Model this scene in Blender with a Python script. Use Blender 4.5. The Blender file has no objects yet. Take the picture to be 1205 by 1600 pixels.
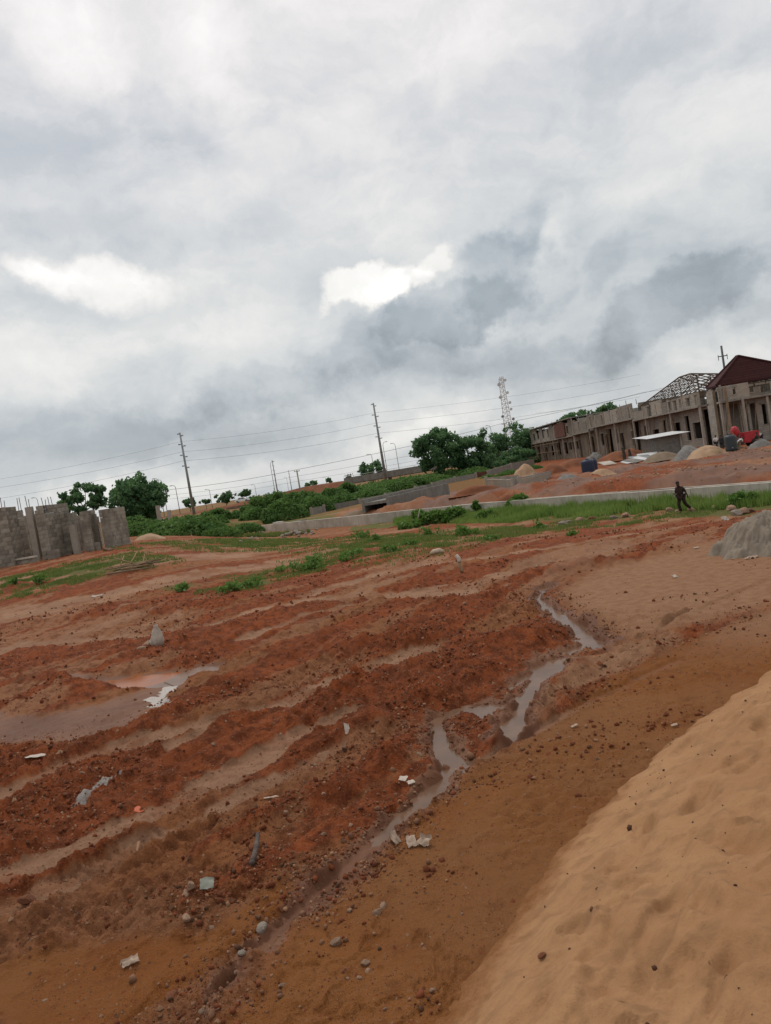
import bpy, bmesh, math, random
import numpy as np
from mathutils import Vector, Matrix, Quaternion, noise as mnoise
R = math.radians
random.seed(7)
rng = np.random.default_rng(7)
scene = bpy.context.scene
COL = scene.collection

# ------------------------------------------------------------------ camera
FOC, EYE, ROLL, PITCH = 1208.0, 3.0, R(9.4), R(2.73)      # pixels of the 1205 x 1600 photograph, metres
cr, sr, cp, sp = math.cos(ROLL), math.sin(ROLL), math.cos(PITCH), math.sin(PITCH)
cd = bpy.data.cameras.new('camera'); cam = bpy.data.objects.new('camera', cd); COL.objects.link(cam)
cd.sensor_fit = 'VERTICAL'; cd.sensor_height = 36; cd.sensor_width = 27.1; cd.lens = 36 * FOC / 1600
cd.clip_start = 0.05; cd.clip_end = 12000
_U = Vector((0, sp, cp)); _F = Vector((0, cp, -sp)); _R = Vector((1, 0, 0))
cx_, cy_, cz_ = _R * cr - _U * sr, _R * sr + _U * cr, -_F
M = Matrix(((cx_.x, cy_.x, cz_.x, 0), (cx_.y, cy_.y, cz_.y, 0), (cx_.z, cy_.z, cz_.z, EYE), (0, 0, 0, 1)))
cam.matrix_world = M
scene.camera = cam

def ray(px, py):
    u = (px - 602.5) / FOC; v = (800 - py) / FOC
    a = u * cr + v * sr; b = -u * sr + v * cr
    return a, cp + b * sp, -sp + b * cp
def at(px, py, Y):                      # point on a sight line at depth Y
    d = ray(px, py); t = Y / d[1]
    return Vector((d[0] * t, Y, EYE + d[2] * t))
def face(px, py, X):                    # point on a sight line where it meets the plane x = X
    d = ray(px, py); t = X / d[0]
    return Vector((X, d[1] * t, EYE + d[2] * t))
def flat(px, py, z=0.0):
    d = ray(px, py); t = (z - EYE) / d[2]
    return Vector((d[0] * t, d[1] * t, z))

# ------------------------------------------------------------------ world, sun, exposure
SUN_EL, SUN_AZ = R(58), R(-28)          # sun behind the cloud, ahead and a little to the left
scene.view_settings.view_transform = 'Standard'
scene.view_settings.look = 'None'
scene.view_settings.exposure = 0.0
scene.view_settings.gamma = 1.0
scene.view_settings.use_curve_mapping = False

class NT:
    """tiny expression helper for node trees"""
    def __init__(s, nt): s.t = nt
    def n(s, typ, **kw):
        nd = s.t.nodes.new(typ)
        for k, v in kw.items(): setattr(nd, k, v)
        return nd
    def put(s, sock, v):
        if isinstance(v, bpy.types.NodeSocket): s.t.links.new(v, sock)
        elif isinstance(v, (tuple, list)) and len(v) == 3 and sock.type == 'RGBA': sock.default_value = (*v, 1)
        else: sock.default_value = v
    def m(s, op, a, b=0.0, c=0.0, clamp=False):
        nd = s.n('ShaderNodeMath', operation=op, use_clamp=clamp)
        s.put(nd.inputs[0], a); s.put(nd.inputs[1], b); s.put(nd.inputs[2], c)
        return nd.outputs[0]
    def v(s, op, a, b=(0, 0, 0)):
        nd = s.n('ShaderNodeVectorMath', operation=op); s.put(nd.inputs[0], a)
        if op == 'SCALE': s.put(nd.inputs['Scale'], b)
        else: s.put(nd.inputs[1], b)
        return nd.outputs['Value'] if op in ('DOT_PRODUCT', 'LENGTH', 'DISTANCE') else nd.outputs[0]
    def step(s, x, lo, hi, o0=0.0, o1=1.0):
        nd = s.n('ShaderNodeMapRange', interpolation_type='SMOOTHSTEP')
        for i, q in enumerate((x, lo, hi, o0, o1)): s.put(nd.inputs[i], q)
        return nd.outputs[0]
    def lin(s, x, lo, hi, o0=0.0, o1=1.0):
        nd = s.n('ShaderNodeMapRange')
        for i, q in enumerate((x, lo, hi, o0, o1)): s.put(nd.inputs[i], q)
        return nd.outputs[0]
    def noise(s, vec, scale, detail=4, rough=0.5, dist=0.0, color=False):
        nd = s.n('ShaderNodeTexNoise')
        s.put(nd.inputs['Vector'], vec); nd.inputs['Scale'].default_value = scale
        nd.inputs['Detail'].default_value = detail; nd.inputs['Roughness'].default_value = rough
        nd.inputs['Distortion'].default_value = dist
        return nd.outputs['Color' if color else 'Fac']
    def mix(s, f, a, b, mode='MIX'):
        nd = s.n('ShaderNodeMix', data_type='RGBA', blend_type=mode)
        s.put(nd.inputs[0], f); s.put(nd.inputs[6], a); s.put(nd.inputs[7], b)
        return nd.outputs[2]
    def sep(s, v):
        nd = s.n('ShaderNodeSeparateXYZ'); s.put(nd.inputs[0], v); return nd.outputs
    def comb(s, x, y, z):
        nd = s.n('ShaderNodeCombineXYZ')
        for i, q in enumerate((x, y, z)): s.put(nd.inputs[i], q)
        return nd.outputs[0]

def build_world():
    w = bpy.data.worlds.new('World'); scene.world = w; w.use_nodes = True
    nt = w.node_tree; nt.nodes.clear(); N = NT(nt)
    out = N.n('ShaderNodeOutputWorld'); bg = N.n('ShaderNodeBackground'); bg.inputs[1].default_value = 0.1
    sky = N.n('ShaderNodeTexSky', sky_type='NISHITA', sun_disc=False)
    sky.sun_elevation = SUN_EL; sky.sun_rotation = SUN_AZ
    tc = N.n('ShaderNodeTexCoord'); d = tc.outputs['Generated']
    x, y, z = N.sep(d)
    el = N.m('ARCSINE', z); az = N.m('ARCTAN2', x, y)
    zc = N.m('MAXIMUM', z, 0.0)
    den = N.m('ADD', zc, 0.16)
    P = N.comb(N.m('DIVIDE', x, den), N.m('DIVIDE', y, den), 0.3)
    w1 = N.noise(d, 3.2, 6, 0.58, color=True); w2 = N.noise(d, 9.0, 7, 0.62, color=True)
    s1, s2 = N.sep(w1), N.sep(w2)
    waz = N.m('ADD', N.m('MULTIPLY', N.m('SUBTRACT', s1[0], .5), .22), N.m('MULTIPLY', N.m('SUBTRACT', s2[0], .5), .08))
    wel = N.m('ADD', N.m('MULTIPLY', N.m('SUBTRACT', s1[1], .5), .15), N.m('MULTIPLY', N.m('SUBTRACT', s2[1], .5), .07))
    AZ = N.m('ADD', az, waz); EL = N.m('ADD', el, wel)
    # overall brightness with height, broad fields of thicker and thinner cloud
    V = N.lin(el, 0.0, 0.62, 0.625, 0.825)
    big = N.noise(P, 0.55, 5, 0.55, 0.6)
    V = N.m('ADD', V, N.m('MULTIPLY', N.m('SUBTRACT', big, .5), .24))
    P2 = N.v('ADD', N.comb(N.m('MULTIPLY', az, .9), N.m('MULTIPLY', el, 1.5), 0.7), N.v('SCALE', N.v('SUBTRACT', w2, (.5, .5, .5)), .10))
    med = N.noise(P2, 5.5, 8, 0.6, 0.3)
    V = N.m('ADD', V, N.m('MULTIPLY', N.m('SUBTRACT', N.step(med, .34, .66), .5), .15))
    fin = N.noise(P2, 15.0, 8, 0.62, 0.2)
    V = N.m('ADD', V, N.m('MULTIPLY', N.m('SUBTRACT', fin, .5), .14))
    rag = N.m('ADD', N.m('MULTIPLY', N.m('SUBTRACT', N.noise(d, 17.0, 8, .62), .5), 1.0), N.m('MULTIPLY', N.m('SUBTRACT', N.noise(d, 7.0, 5, .6), .5), .9))
    feats = [  # px, py, half-axes in px, tilt, softness, amount
        (555, 458, 78, 32, -6, .25, .24), (620, 448, 60, 20, -18, .3, .14), (690, 408, 34, 16, -30, .4, .12), (125, 438, 90, 28, 10, .5, .18), (60, 425, 60, 18, 10, .5, .10),
        (105, 25, 110, 60, 30, .8, .14), (350, 280, 150, 46, -40, 1.0, .09), (560, 350, 190, 60, -10, 1.2, .06),
        (430, 718, 300, 24, -11, .7, .13), (690, 645, 140, 30, -8, .8, .08), (862, 400, 22, 60, 20, .6, .10), (560, 625, 90, 24, -20, .9, .05),
        (70, 560, 120, 46, 0, 1.0, .07), (1195, 130, 120, 36, -25, .8, .09), (1030, 170, 90, 24, -35, .8, .06), (200, 545, 120, 26, -20, .8, .05),
        (1100, 560, 180, 26, -14, .9, .07), (300, 490, 120, 40, 0, 1.0, .07), (322, 60, 40, 100, -25, .7, .09), (1000, 335, 70, 26, -30, .8, .07), (720, 70, 200, 40, -30, 1.2, .05),
        (800, 430, 78, 60, -10, .30, -.15), (710, 482, 120, 36, -22, .25, -.15), (600, 535, 130, 40, -14, .40, -.13), (815, 365, 34, 36, 20, .5, -.09),
        (1060, 470, 140, 44, -16, .28, -.14), (960, 405, 50, 26, -30, .5, -.07), (1150, 440, 90, 50, -20, .6, -.07), (980, 500, 40, 24, 0, .4, -.06),
        (410, 605, 110, 28, -6, .45, -.11), (330, 625, 90, 22, -10, .6, -.06), (140, 668, 330, 40, -6, .6, -.08), (850, 545, 130, 30, -10, .6, -.07), (690, 560, 160, 26, -14, .6, -.07),
        (110, 250, 200, 110, 0, .8, -.07), (265, 110, 60, 100, -15, .6, -.08), (930, 210, 260, 130, -20, 1.1, -.05), (430, 200, 90, 60, -30, .8, -.04),
        (1110, 70, 170, 70, -10, 1.0, -.05), (640, 600, 260, 28, -8, .8, -.05), (900, 620, 300, 30, -10, 1.0, -.03), (250, 370, 220, 40, -5, .8, -.05), (150, 350, 160, 26, 5, .6, -.04),
    ]
    for (px, py, ax, ay, tilt, soft, amt) in feats:
        r = Vector(ray(px, py)).normalized(); fa = math.atan2(r.x, r.y); fe = math.asin(r.z); ce = math.cos(fe)
        t = R(tilt) + ROLL
        ct, st = math.cos(t), math.sin(t)
        dx = N.m('MULTIPLY', N.m('SUBTRACT', AZ, fa), ce); dy = N.m('SUBTRACT', EL, fe)
        qx = N.m('ADD', N.m('MULTIPLY', dx, ct * FOC / ax), N.m('MULTIPLY', dy, -st * FOC / ax))
        qy = N.m('ADD', N.m('MULTIPLY', dx, st * FOC / ay), N.m('MULTIPLY', dy, ct * FOC / ay))
        r2 = N.m('ADD', N.m('SQRT', N.m('ADD', N.m('MULTIPLY', qx, qx), N.m('MULTIPLY', qy, qy))), rag)
        V = N.m('ADD', V, N.step(r2, 1.0 + soft * .8, 1.0 - soft * .8, 0.0, amt * (1.0 if amt < -.1 else 1.2)))
    V = N.m('MINIMUM', N.m('MAXIMUM', V, 0.36), 1.05)
    low = N.step(el, .30, .0)
    tint = N.mix(N.step(V, .36, .92), N.mix(low, (.875, .995, 1.085), (.92, .995, 1.065)), (1.015, 1.0, .965))
    warm = N.mix(N.step(el, .2, .5), (1, 1, 1), (1.0, .985, 1.01))
    cl = N.v('SCALE', N.mix(1.0, tint, warm, 'MULTIPLY'), N.m('MULTIPLY', V, 10.0))
    nd = N.n('ShaderNodeMix', data_type='RGBA'); nd.inputs[0].default_value = .95
    nt.links.new(sky.outputs[0], nd.inputs[6]); nt.links.new(cl, nd.inputs[7])
    nt.links.new(nd.outputs[2], bg.inputs[0]); nt.links.new(bg.outputs[0], out.inputs[0])
build_world()
sl = bpy.data.lights.new('sun', 'SUN'); sl.energy = 1.25; sl.angle = R(13); sl.color = (1, .96, .9)
so = bpy.data.objects.new('sun', sl); COL.objects.link(so)
so.rotation_euler = (math.pi / 2 - SUN_EL, 0, -SUN_AZ + math.pi)
so.rotation_euler = Vector((-math.sin(SUN_AZ) * math.cos(SUN_EL), -math.cos(SUN_AZ) * math.cos(SUN_EL), -math.sin(SUN_EL))).to_track_quat('-Z', 'Y').to_euler()
so['kind'] = 'helper'

# ------------------------------------------------------------------ numpy noise
def _h(ix, iy, seed):
    h = (ix.astype(np.int64) * 374761393 + iy.astype(np.int64) * 668265263 + seed * 974634777) & 0x7fffffff
    h = ((h ^ (h >> 13)) * 1274126177) & 0x7fffffff
    h = ((h ^ (h >> 15)) * 668265263) & 0x7fffffff
    return ((h ^ (h >> 16)) & 0xffff) / 65535.0
def vn(x, y, seed=0):
    ix = np.floor(x); iy = np.floor(y); fx = x - ix; fy = y - iy
    fx = fx * fx * fx * (fx * (fx * 6 - 15) + 10); fy = fy * fy * fy * (fy * (fy * 6 - 15) + 10)
    a = _h(ix, iy, seed); b = _h(ix + 1, iy, seed); c = _h(ix, iy + 1, seed); d = _h(ix + 1, iy + 1, seed)
    return a + (b - a) * fx + (c - a) * fy + (a - b - c + d) * fx * fy
def fbm(x, y, o=4, seed=0, g=.5):
    s = 0; a = 1; t = 0
    for i in range(o):
        s = s + a * vn(x, y, seed + i * 17); t += a; a *= g
        x, y = x * 1.62 + y * 1.18 + 13.7, -x * 1.18 + y * 1.62 + 7.1
    return s / t
def worley(x, y, seed=0):
    ix = np.floor(x); iy = np.floor(y); best = np.full(x.shape, 9.0)
    for i in (-1, 0, 1):
        for j in (-1, 0, 1):
            cx = ix + i; cy = iy + j
            dx = cx + _h(cx, cy, seed) - x; dy = cy + _h(cx, cy, seed + 5) - y
            best = np.minimum(best, dx * dx + dy * dy)
    return np.sqrt(best)
def ss(x, a, b):
    t = np.clip((x - a) / (b - a), 0, 1); return t * t * (3 - 2 * t)
def pline(x, y, pts):
    """distance to a polyline, signed side and running parameter"""
    best = np.full(x.shape, 1e9); side = np.zeros(x.shape); par = np.zeros(x.shape); run = 0.0
    for (x0, y0), (x1, y1) in zip(pts[:-1], pts[1:]):
        dx, dy = x1 - x0, y1 - y0; L = math.hypot(dx, dy)
        t = np.clip(((x - x0) * dx + (y - y0) * dy) / (L * L), 0, 1)
        d = np.hypot(x - x0 - t * dx, y - y0 - t * dy)
        m = d < best
        best = np.where(m, d, best); par = np.where(m, run + t * L, par)
        side = np.where(m, np.sign(dx * (y - y0) - dy * (x - x0)), side); run += L
    return best, side, par
def inside(x, y, pts):
    r = np.zeros(x.shape, bool); n = len(pts); j = n - 1
    for i in range(n):
        xi, yi = pts[i]; xj, yj = pts[j]
        if yi != yj:
            r ^= ((yi > y) != (yj > y)) & (x < (xj - xi) * (y - yi) / (yj - yi) + xi)
        j = i
    return r
def pmask(x, y, pts, soft):
    d, _, _ = pline(x, y, pts + [pts[0]])
    sd = np.where(inside(x, y, pts), d, -d)
    return ss(sd, -soft, soft)
def PX(pts, z=0.0): return [tuple(flat(a, b, z)[:2]) for a, b in pts]

# ------------------------------------------------------------------ terrain
DRAIN = [(-24.0, 96.0)] + [tuple(flat(a, b, -.8)[:2]) for a, b in ((400, 834), (620, 815), (740, 805), (900, 797), (1205, 783))] + [(24.5, 17.0)]
STREAM = PX([(853, 915), (838, 932), (866, 955), (905, 985), (930, 1005), (880, 1022), (842, 1058), (800, 1090), (740, 1105), (686, 1118),
             (694, 1160), (708, 1185), (665, 1240), (620, 1275), (560, 1330), (510, 1375), (440, 1440), (380, 1500), (340, 1560), (300, 1640)])
STREAM_W = [.09, .10, .11, .13, .17, .19, .16, .15, .13, .10, .09, .10, .13, .12, .08, .075, .06, .05, .05, .04]
_sl = np.cumsum([0] + [math.dist(a, b) for a, b in zip(STREAM[:-1], STREAM[1:])])
BRANCH = PX([(850, 1050), (815, 1095), (800, 1135), (790, 1150)])
T_A = PX([(-150, 1425), (0, 1372), (130, 1317), (270, 1258), (380, 1195), (470, 1148), (560, 1110)])
T_B = PX([(-150, 1490), (0, 1432), (150, 1352), (250, 1305), (350, 1255), (440, 1212), (520, 1172)])
T_C = PX([(-150, 1290), (0, 1242), (100, 1195), (200, 1165), (330, 1130), (420, 1105), (560, 1050), (680, 1010)])
T_D = PX([(280, 1160), (380, 1125), (480, 1090), (600, 1045), (720, 1000)])
T_E = PX([(-100, 1060), (30, 1010), (120, 1003), (220, 990), (330, 975), (430, 945), (560, 930), (740, 925)])
R_A = PX([(-150, 985), (0, 932), (120, 915), (230, 897), (330, 876), (430, 850)], .4)
R_B = PX([(-120, 1010), (20, 965), (130, 948), (240, 925), (330, 900), (420, 880), (520, 850), (600, 842)], .2)
R_C = PX([(380, 1000), (480, 960), (600, 935), (760, 900), (900, 870), (1060, 835)])
R_D = PX([(480, 930), (640, 885), (800, 865), (930, 840), (1040, 815)])
R_E = PX([(790, 912), (880, 882), (960, 866), (1060, 852), (1150, 832)])
R_F = PX([(1000, 1000), (1070, 962), (1160, 922), (1260, 885)])
R_G = PX([(930, 905), (1010, 880), (1080, 872), (1190, 850)])
R_H = PX([(640, 1260), (720, 1205), (820, 1150), (940, 1085), (1060, 1030)])
PUD1 = PX([(70, 1052), (150, 1056), (215, 1050), (285, 1040), (278, 1062), (200, 1074), (130, 1068)])
PUD2 = PX([(262, 1056), (312, 1034), (365, 1033), (332, 1050), (276, 1064)])
MUDF = PX([(0, 1112), (70, 1118), (150, 1098), (200, 1078), (270, 1058), (282, 1072), (262, 1108), (205, 1138), (120, 1166), (60, 1170), (-30, 1160), (-80, 1120)])
SMOOTH_R = PX([(330, 1680), (470, 1470), (560, 1385), (640, 1310), (720, 1232), (830, 1160), (960, 1060), (1100, 990), (1260, 930),
               (1300, 1060), (1010, 1200), (830, 1440), (680, 1680)])
SMOOTH_F = PX([(870, 930), (930, 890), (1060, 860), (1260, 810), (1260, 930), (1060, 985), (985, 1000), (900, 965)])
SMOOTH_L = PX([(60, 1640), (-40, 1560), (20, 1500), (120, 1480), (330, 1462), (345, 1510), (260, 1570), (200, 1640)])
SMOOTH_M = PX([(300, 1480), (420, 1390), (480, 1395), (400, 1470), (330, 1520)])
TRAMP = PX([(790, 1235), (880, 1200), (985, 1175), (930, 1260), (880, 1320), (790, 1350), (750, 1290)])
GSTRIP = PX([(790, 1125), (880, 1060), (960, 1015), (1060, 985), (1080, 1010), (980, 1045), (900, 1090), (820, 1145)])
WHITE_A = PX([(272, 1052), (262, 1078), (238, 1100), (262, 1105), (205, 1134), (258, 1106), (240, 1088)])
WHITE_B = PX([(196, 1200), (160, 1225), (120, 1262)])
BERM = [(PX([(-60, 1010), (60, 985), (150, 965), (240, 958), (330, 950)]), .30, .9), (PX([(-60, 950), (40, 948), (110, 930), (160, 925), (215, 918)]), .26, .7),
        (PX([(235, 940), (280, 922), (330, 905)]), .28, .7), (PX([(860, 985), (930, 968), (1030, 968)]), .14, .5),
        (PX([(500, 1260), (545, 1240), (600, 1205)]), .17, .32), (PX([(330, 1150), (450, 1110), (560, 1065), (700, 1040)]), .12, .4),
        (PX([(390, 1225), (500, 1175), (600, 1120), (690, 1085), (770, 1040)]), .11, .3), (PX([(0, 1205), (90, 1178), (200, 1146), (300, 1110)]), .07, .3),
        (PX([(-20, 1408), (60, 1380), (170, 1330), (250, 1290)]), .08, .13), (PX([(230, 1390), (330, 1330), (460, 1265)]), .08, .22),
        (PX([(770, 1165), (840, 1090), (900, 1040)]), .07, .28), (PX([(0, 1075), (90, 1062), (160, 1078)]), .13, .45),
        (PX([(540, 1020), (640, 1000), (760, 1020), (830, 1000)]), .16, .6), (PX([(830, 905), (900, 885), (960, 880)]), .12, .5),
        (PX([(250, 1190), (340, 1155), (420, 1135)]), .05, .3)]
TRK = [(T_A, .23, .05), (T_B, .21, .05), (T_C, .30, .05), (T_D, .22, .05), (T_E, .45, .05), (R_A, 1.5, .06), (R_B, 1.1, .07), (R_C, .35, .05), (R_D, .5, .05), (R_E, .07, .035), (R_F, .06, .03), (R_G, .05, .03), (R_H, .08, .035)]

def base_z(x, y):
    x = np.asarray(x, float); y = np.asarray(y, float)
    ys = np.maximum(y, 1.0)
    z = 1.45 * ss(-x / ys, .10, .36) * ss(y, 19, 42)
    d, s, t = pline(x, y, DRAIN)
    cam_side = s < 0                      # the near side of the drain lies on its right hand
    near = (d < 18) & (y > 14)
    z = np.where(cam_side, z - .8 * ss(d, 17, 3) * ss(y, 18, 30), z)
    bank = (-.80 + .45 * ss(d, 1.2, 2.6) + 1.0 * ss(d, 1.2, 3.4) * (1 - .8 * ss(d, 5, 16)) * (.35 + .75 * fbm(x * .16, y * .16, 3, 5)) * ss(x, -6, 4)) * ss(y, 18, 30)
    z = np.where(~cam_side & (y > 14), np.where(x < -14, np.maximum(bank, z), bank), z)
    return z
def track_field(x, y):
    far = np.hypot(x, y)
    h = np.zeros(x.shape); m = np.zeros(x.shape)
    wob = (fbm(x * 1.3, y * 1.3, 3, 41) - .5)
    for pts, w, dep in TRK:
        d, _, _ = pline(x, y, pts)
        d = d + wob * w * .9
        k = ss(d, w * 1.25, w * .6)
        h = np.minimum(h, -dep * k); m = np.maximum(m, k)
    return h, m
def stream_field(x, y):
    best = np.full(x.shape, 9.0)
    wob = (fbm(x * 2.6, y * 2.6, 4, 77) - .5) * .26
    d, _, t = pline(x, y, STREAM)
    w = np.interp(t, _sl, STREAM_W) * (.75 + .6 * fbm(t * 1.9, t * 0 + 3.3, 2, 79))
    q = (d + wob) / w + 1.0 * ss(fbm(x * 2.1, y * 2.1, 3, 83), .58, .70) + 4 * ss(np.hypot(x, y), 5.0, 4.5)
    d2, _, _ = pline(x, y, BRANCH)
    return np.minimum(q, (d2 + wob) / .13)
def terrain(x, y, full=True):
    x = np.asarray(x, float); y = np.asarray(y, float)
    far = np.hypot(x, y)
    z = base_z(x, y)
    site = ss(far, 75, 45)
    fade = ss(far, 40, 14)                 # the finest clods thin out with the size of the mesh
    q = stream_field(x, y) if True else 9
    th, tm = track_field(x, y)
    wx = x + (fbm(x * .8, y * .8, 3, 3) - .5) * .6; wy = y + (fbm(x * .8, y * .8, 3, 9) - .5) * .6
    smooth = np.maximum.reduce([pmask(wx, wy, SMOOTH_R, .22), pmask(wx, wy, SMOOTH_F, .9), pmask(wx, wy, SMOOTH_L, .15), pmask(wx, wy, SMOOTH_M, .1)])
    p1 = pmask(wx * .3 + x * .7, wy * .3 + y * .7, PUD1, .22); p2 = pmask(x, y, PUD2, .16); mf = pmask(wx, wy, MUDF, .35)
    strm = ss(q, 1.35, .85); bank = ss(q, 3.0, 1.2)
    tmr = tm * (.55 + .45 * ss(fbm(x * 1.5, y * 1.5, 3, 139), .58, .42))
    red = (1 - smooth) * (1 - tmr * .9) * (1 - np.maximum(p1, p2)) * (1 - .75 * mf) * (1 - strm)
    # ridges follow the wheel tracks
    ax, ay = .62, .785                      # direction the machines drove
    u = x * ax + y * ay; v = -x * ay + y * ax
    rid = 1 - np.abs(2 * fbm(u * .35, v * 2.0, 3, 21) - 1)
    rid2 = 1 - np.abs(2 * fbm(u * .9 + 3, v * 4.2, 3, 31) - 1)
    near = ss(far, 30, 16) * .6 + .4
    hc = .13 * (rid - .62) + .075 * (rid2 - .6)
    lump = fbm(x * 2.4, y * 2.4, 5, 51, .58)
    hc = hc + .20 * (lump - .46)
    c1 = worley(x * 4.5, y * 4.5, 61); c2 = worley(x * 11 + 3, y * 11, 71)
    rough = ss(fbm(x * .9, y * .9, 3, 91), .38, .62)
    hc = hc + rough * (.11 * (.5 - c1) + fade * .055 * (.5 - c2))
    if full:
        c3 = worley(x * 23, y * 23, 81); hc = hc + fade * .026 * (.5 - c3) * (.3 + .7 * rough)
        hc = hc + fade * .045 * (fbm(x * 14, y * 14, 4, 15, .6) - .5)
    bz = np.zeros(x.shape)
    wl = (fbm(x * 1.7, y * 1.7, 3, 18) - .5)
    for pts, hgt, w in BERM:
        d, _, _ = pline(x, y, pts)
        d = d + wl * w * 1.3
        bz = np.maximum(bz, hgt * ss(d, w * 1.2, 0) * (.65 + .7 * lump))
    z = z + site * near * (red * hc + bz * (1 - .8 * tm) * (1 - strm) + th + tm * fade * .035 * (fbm(x * 7, y * 7, 4, 141, .6) - .5))
    z = z + site * .05 * (fbm(x * .45, y * .45, 3, 11) - .5) * (1 - strm)
    # gentle skin of the smooth washed ground: thin erosion steps
    eu_, ev_ = (u + .5 * wl) * 1.1, (v + .35 * (lump - .5)) * 3.6; k9 = ss(far, 13, 7); er = fbm(eu_, ev_, 5, 101, .6) * k9 + (1 - k9) * fbm(eu_ * .45, ev_ * .3, 2, 101); z = z + smooth * (.016 * (er - .5) + .06 * (fbm(x * .55, y * .55, 3, 103) - .5) + ss(far, 15, 7) * .020 * ss(fbm(u * 2.6 + wl, v * 5.0 + wl * 2, 5, 111, .62), .50, .56) * ss(fbm(x * .7, y * .7, 2, 112), .45, .6) + ss(far, 14, 7) * .014 * (fbm(x * 9, y * 9, 4, 113, .6) - .5))
    dT, sT, tT = pline(x, y, T_A); dU, sU, tU = pline(x, y, T_B); dV, sV, tV = pline(x, y, T_C)
    for dd_, tt_, ww_ in ((dT, tT, .2), (dU, tU, .19), (dV, tV, .26)):
        z = z + fade * .013 * np.sin(tt_ * 2 * np.pi / .085 + 6 * dd_) * ss(dd_, ww_, ww_ * .5) * ss(fbm(x * 1.7, y * 1.7, 3, 137), .42, .56)
    spat = np.maximum(ss(far, 17, 10) * ss(fbm(x * 1.1 + 9, y * 1.1, 3, 131), .56, .66), 1.2 * pmask(wx, wy, TRAMP, .2))
    z = z + smooth * fade * spat * (.05 * (.5 - worley(x * 7, y * 7, 133)) + .03 * (lump - .45))
    z = z + site * (-.085 * ss(q, 2.2, .45) * (.3 * ss(far, 4.2, 5.6) + .7 * ss(far, 5.8, 7.2)) - .02 * ss(q, 4.5, 1.5))
    z = z - .10 * p1 - .09 * p2 - .06 * mf * (1 - rough * .7)
    fs = (~((pline(x, y, DRAIN)[1]) < 0)) & (y > 20) & (x > -4)
    z = z + np.where(fs, .75 * (fbm(x * .5, y * .28, 4, 241, .6) - .5) + .5 * (.5 - worley(x * .45, y * .25, 243)) * ss(fbm(x * .1, y * .1, 2, 245), .4, .6), 0) * ss(far, 30, 36)
    masks = dict(red=red * site, track=tm * site, smooth=smooth, strm=strm, bank=bank, p1=p1, p2=p2, mf=mf, q=q, lump=lump, bz=bz, c1=c1, far=far)
    return z, masks
def gz(x, y):
    z, _ = terrain(np.array([x], float), np.array([y], float)); return float(z[0])
def bz1(x, y): return float(base_z(np.array([x]), np.array([y]))[0])
def ground(px, py):
    """where a sight line meets the sloping ground"""
    d = ray(px, py); lo = 2.0; t = lo
    while t < 2500:
        x, y, z = d[0] * t, d[1] * t, EYE + d[2] * t
        if z < bz1(x, y): break
        lo = t; t *= 1.02
    hi = t
    for _ in range(24):
        m = (lo + hi) / 2
        if EYE + d[2] * m < bz1(d[0] * m, d[1] * m): hi = m
        else: lo = m
    x, y = d[0] * hi, d[1] * hi
    return Vector((x, y, bz1(x, y)))

# ------------------------------------------------------------------ building helpers
def tag(o, label=None, cat=None, group=None, kind=None):
    if label: o['label'] = label
    if cat: o['category'] = cat
    if group: o['group'] = group
    if kind: o['kind'] = kind
    return o
def link(name, me, mat=None, parent=None, loc=None):
    o = bpy.data.objects.new(name, me); COL.objects.link(o)
    if mat and me is not None and not me.materials: me.materials.append(mat)
    if parent: o.parent = parent
    if loc is not None: o.location = loc
    return o
def empty(name, loc=(0, 0, 0), rz=0, label=None, cat=None, group=None):
    o = bpy.data.objects.new(name, None); COL.objects.link(o); o.location = loc; o.rotation_euler.z = rz
    o.empty_display_size = .2
    return tag(o, label, cat, group)
def mesh_np(name, V, Fq, smooth=False):
    V = np.asarray(V, np.float32); Fq = np.asarray(Fq, np.int32)
    me = bpy.data.meshes.new(name); k = Fq.shape[1]
    me.vertices.add(len(V)); me.vertices.foreach_set('co', V.ravel())
    me.loops.add(Fq.size); me.loops.foreach_set('vertex_index', Fq.ravel())
    me.polygons.add(len(Fq)); me.polygons.foreach_set('loop_start', np.arange(0, Fq.size, k, dtype=np.int32))
    me.polygons.foreach_set('loop_total', np.full(len(Fq), k, np.int32))
    if smooth: me.polygons.foreach_set('use_smooth', np.ones(len(Fq), bool))
    me.update(calc_edges=True); me.validate()
    return me
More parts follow.
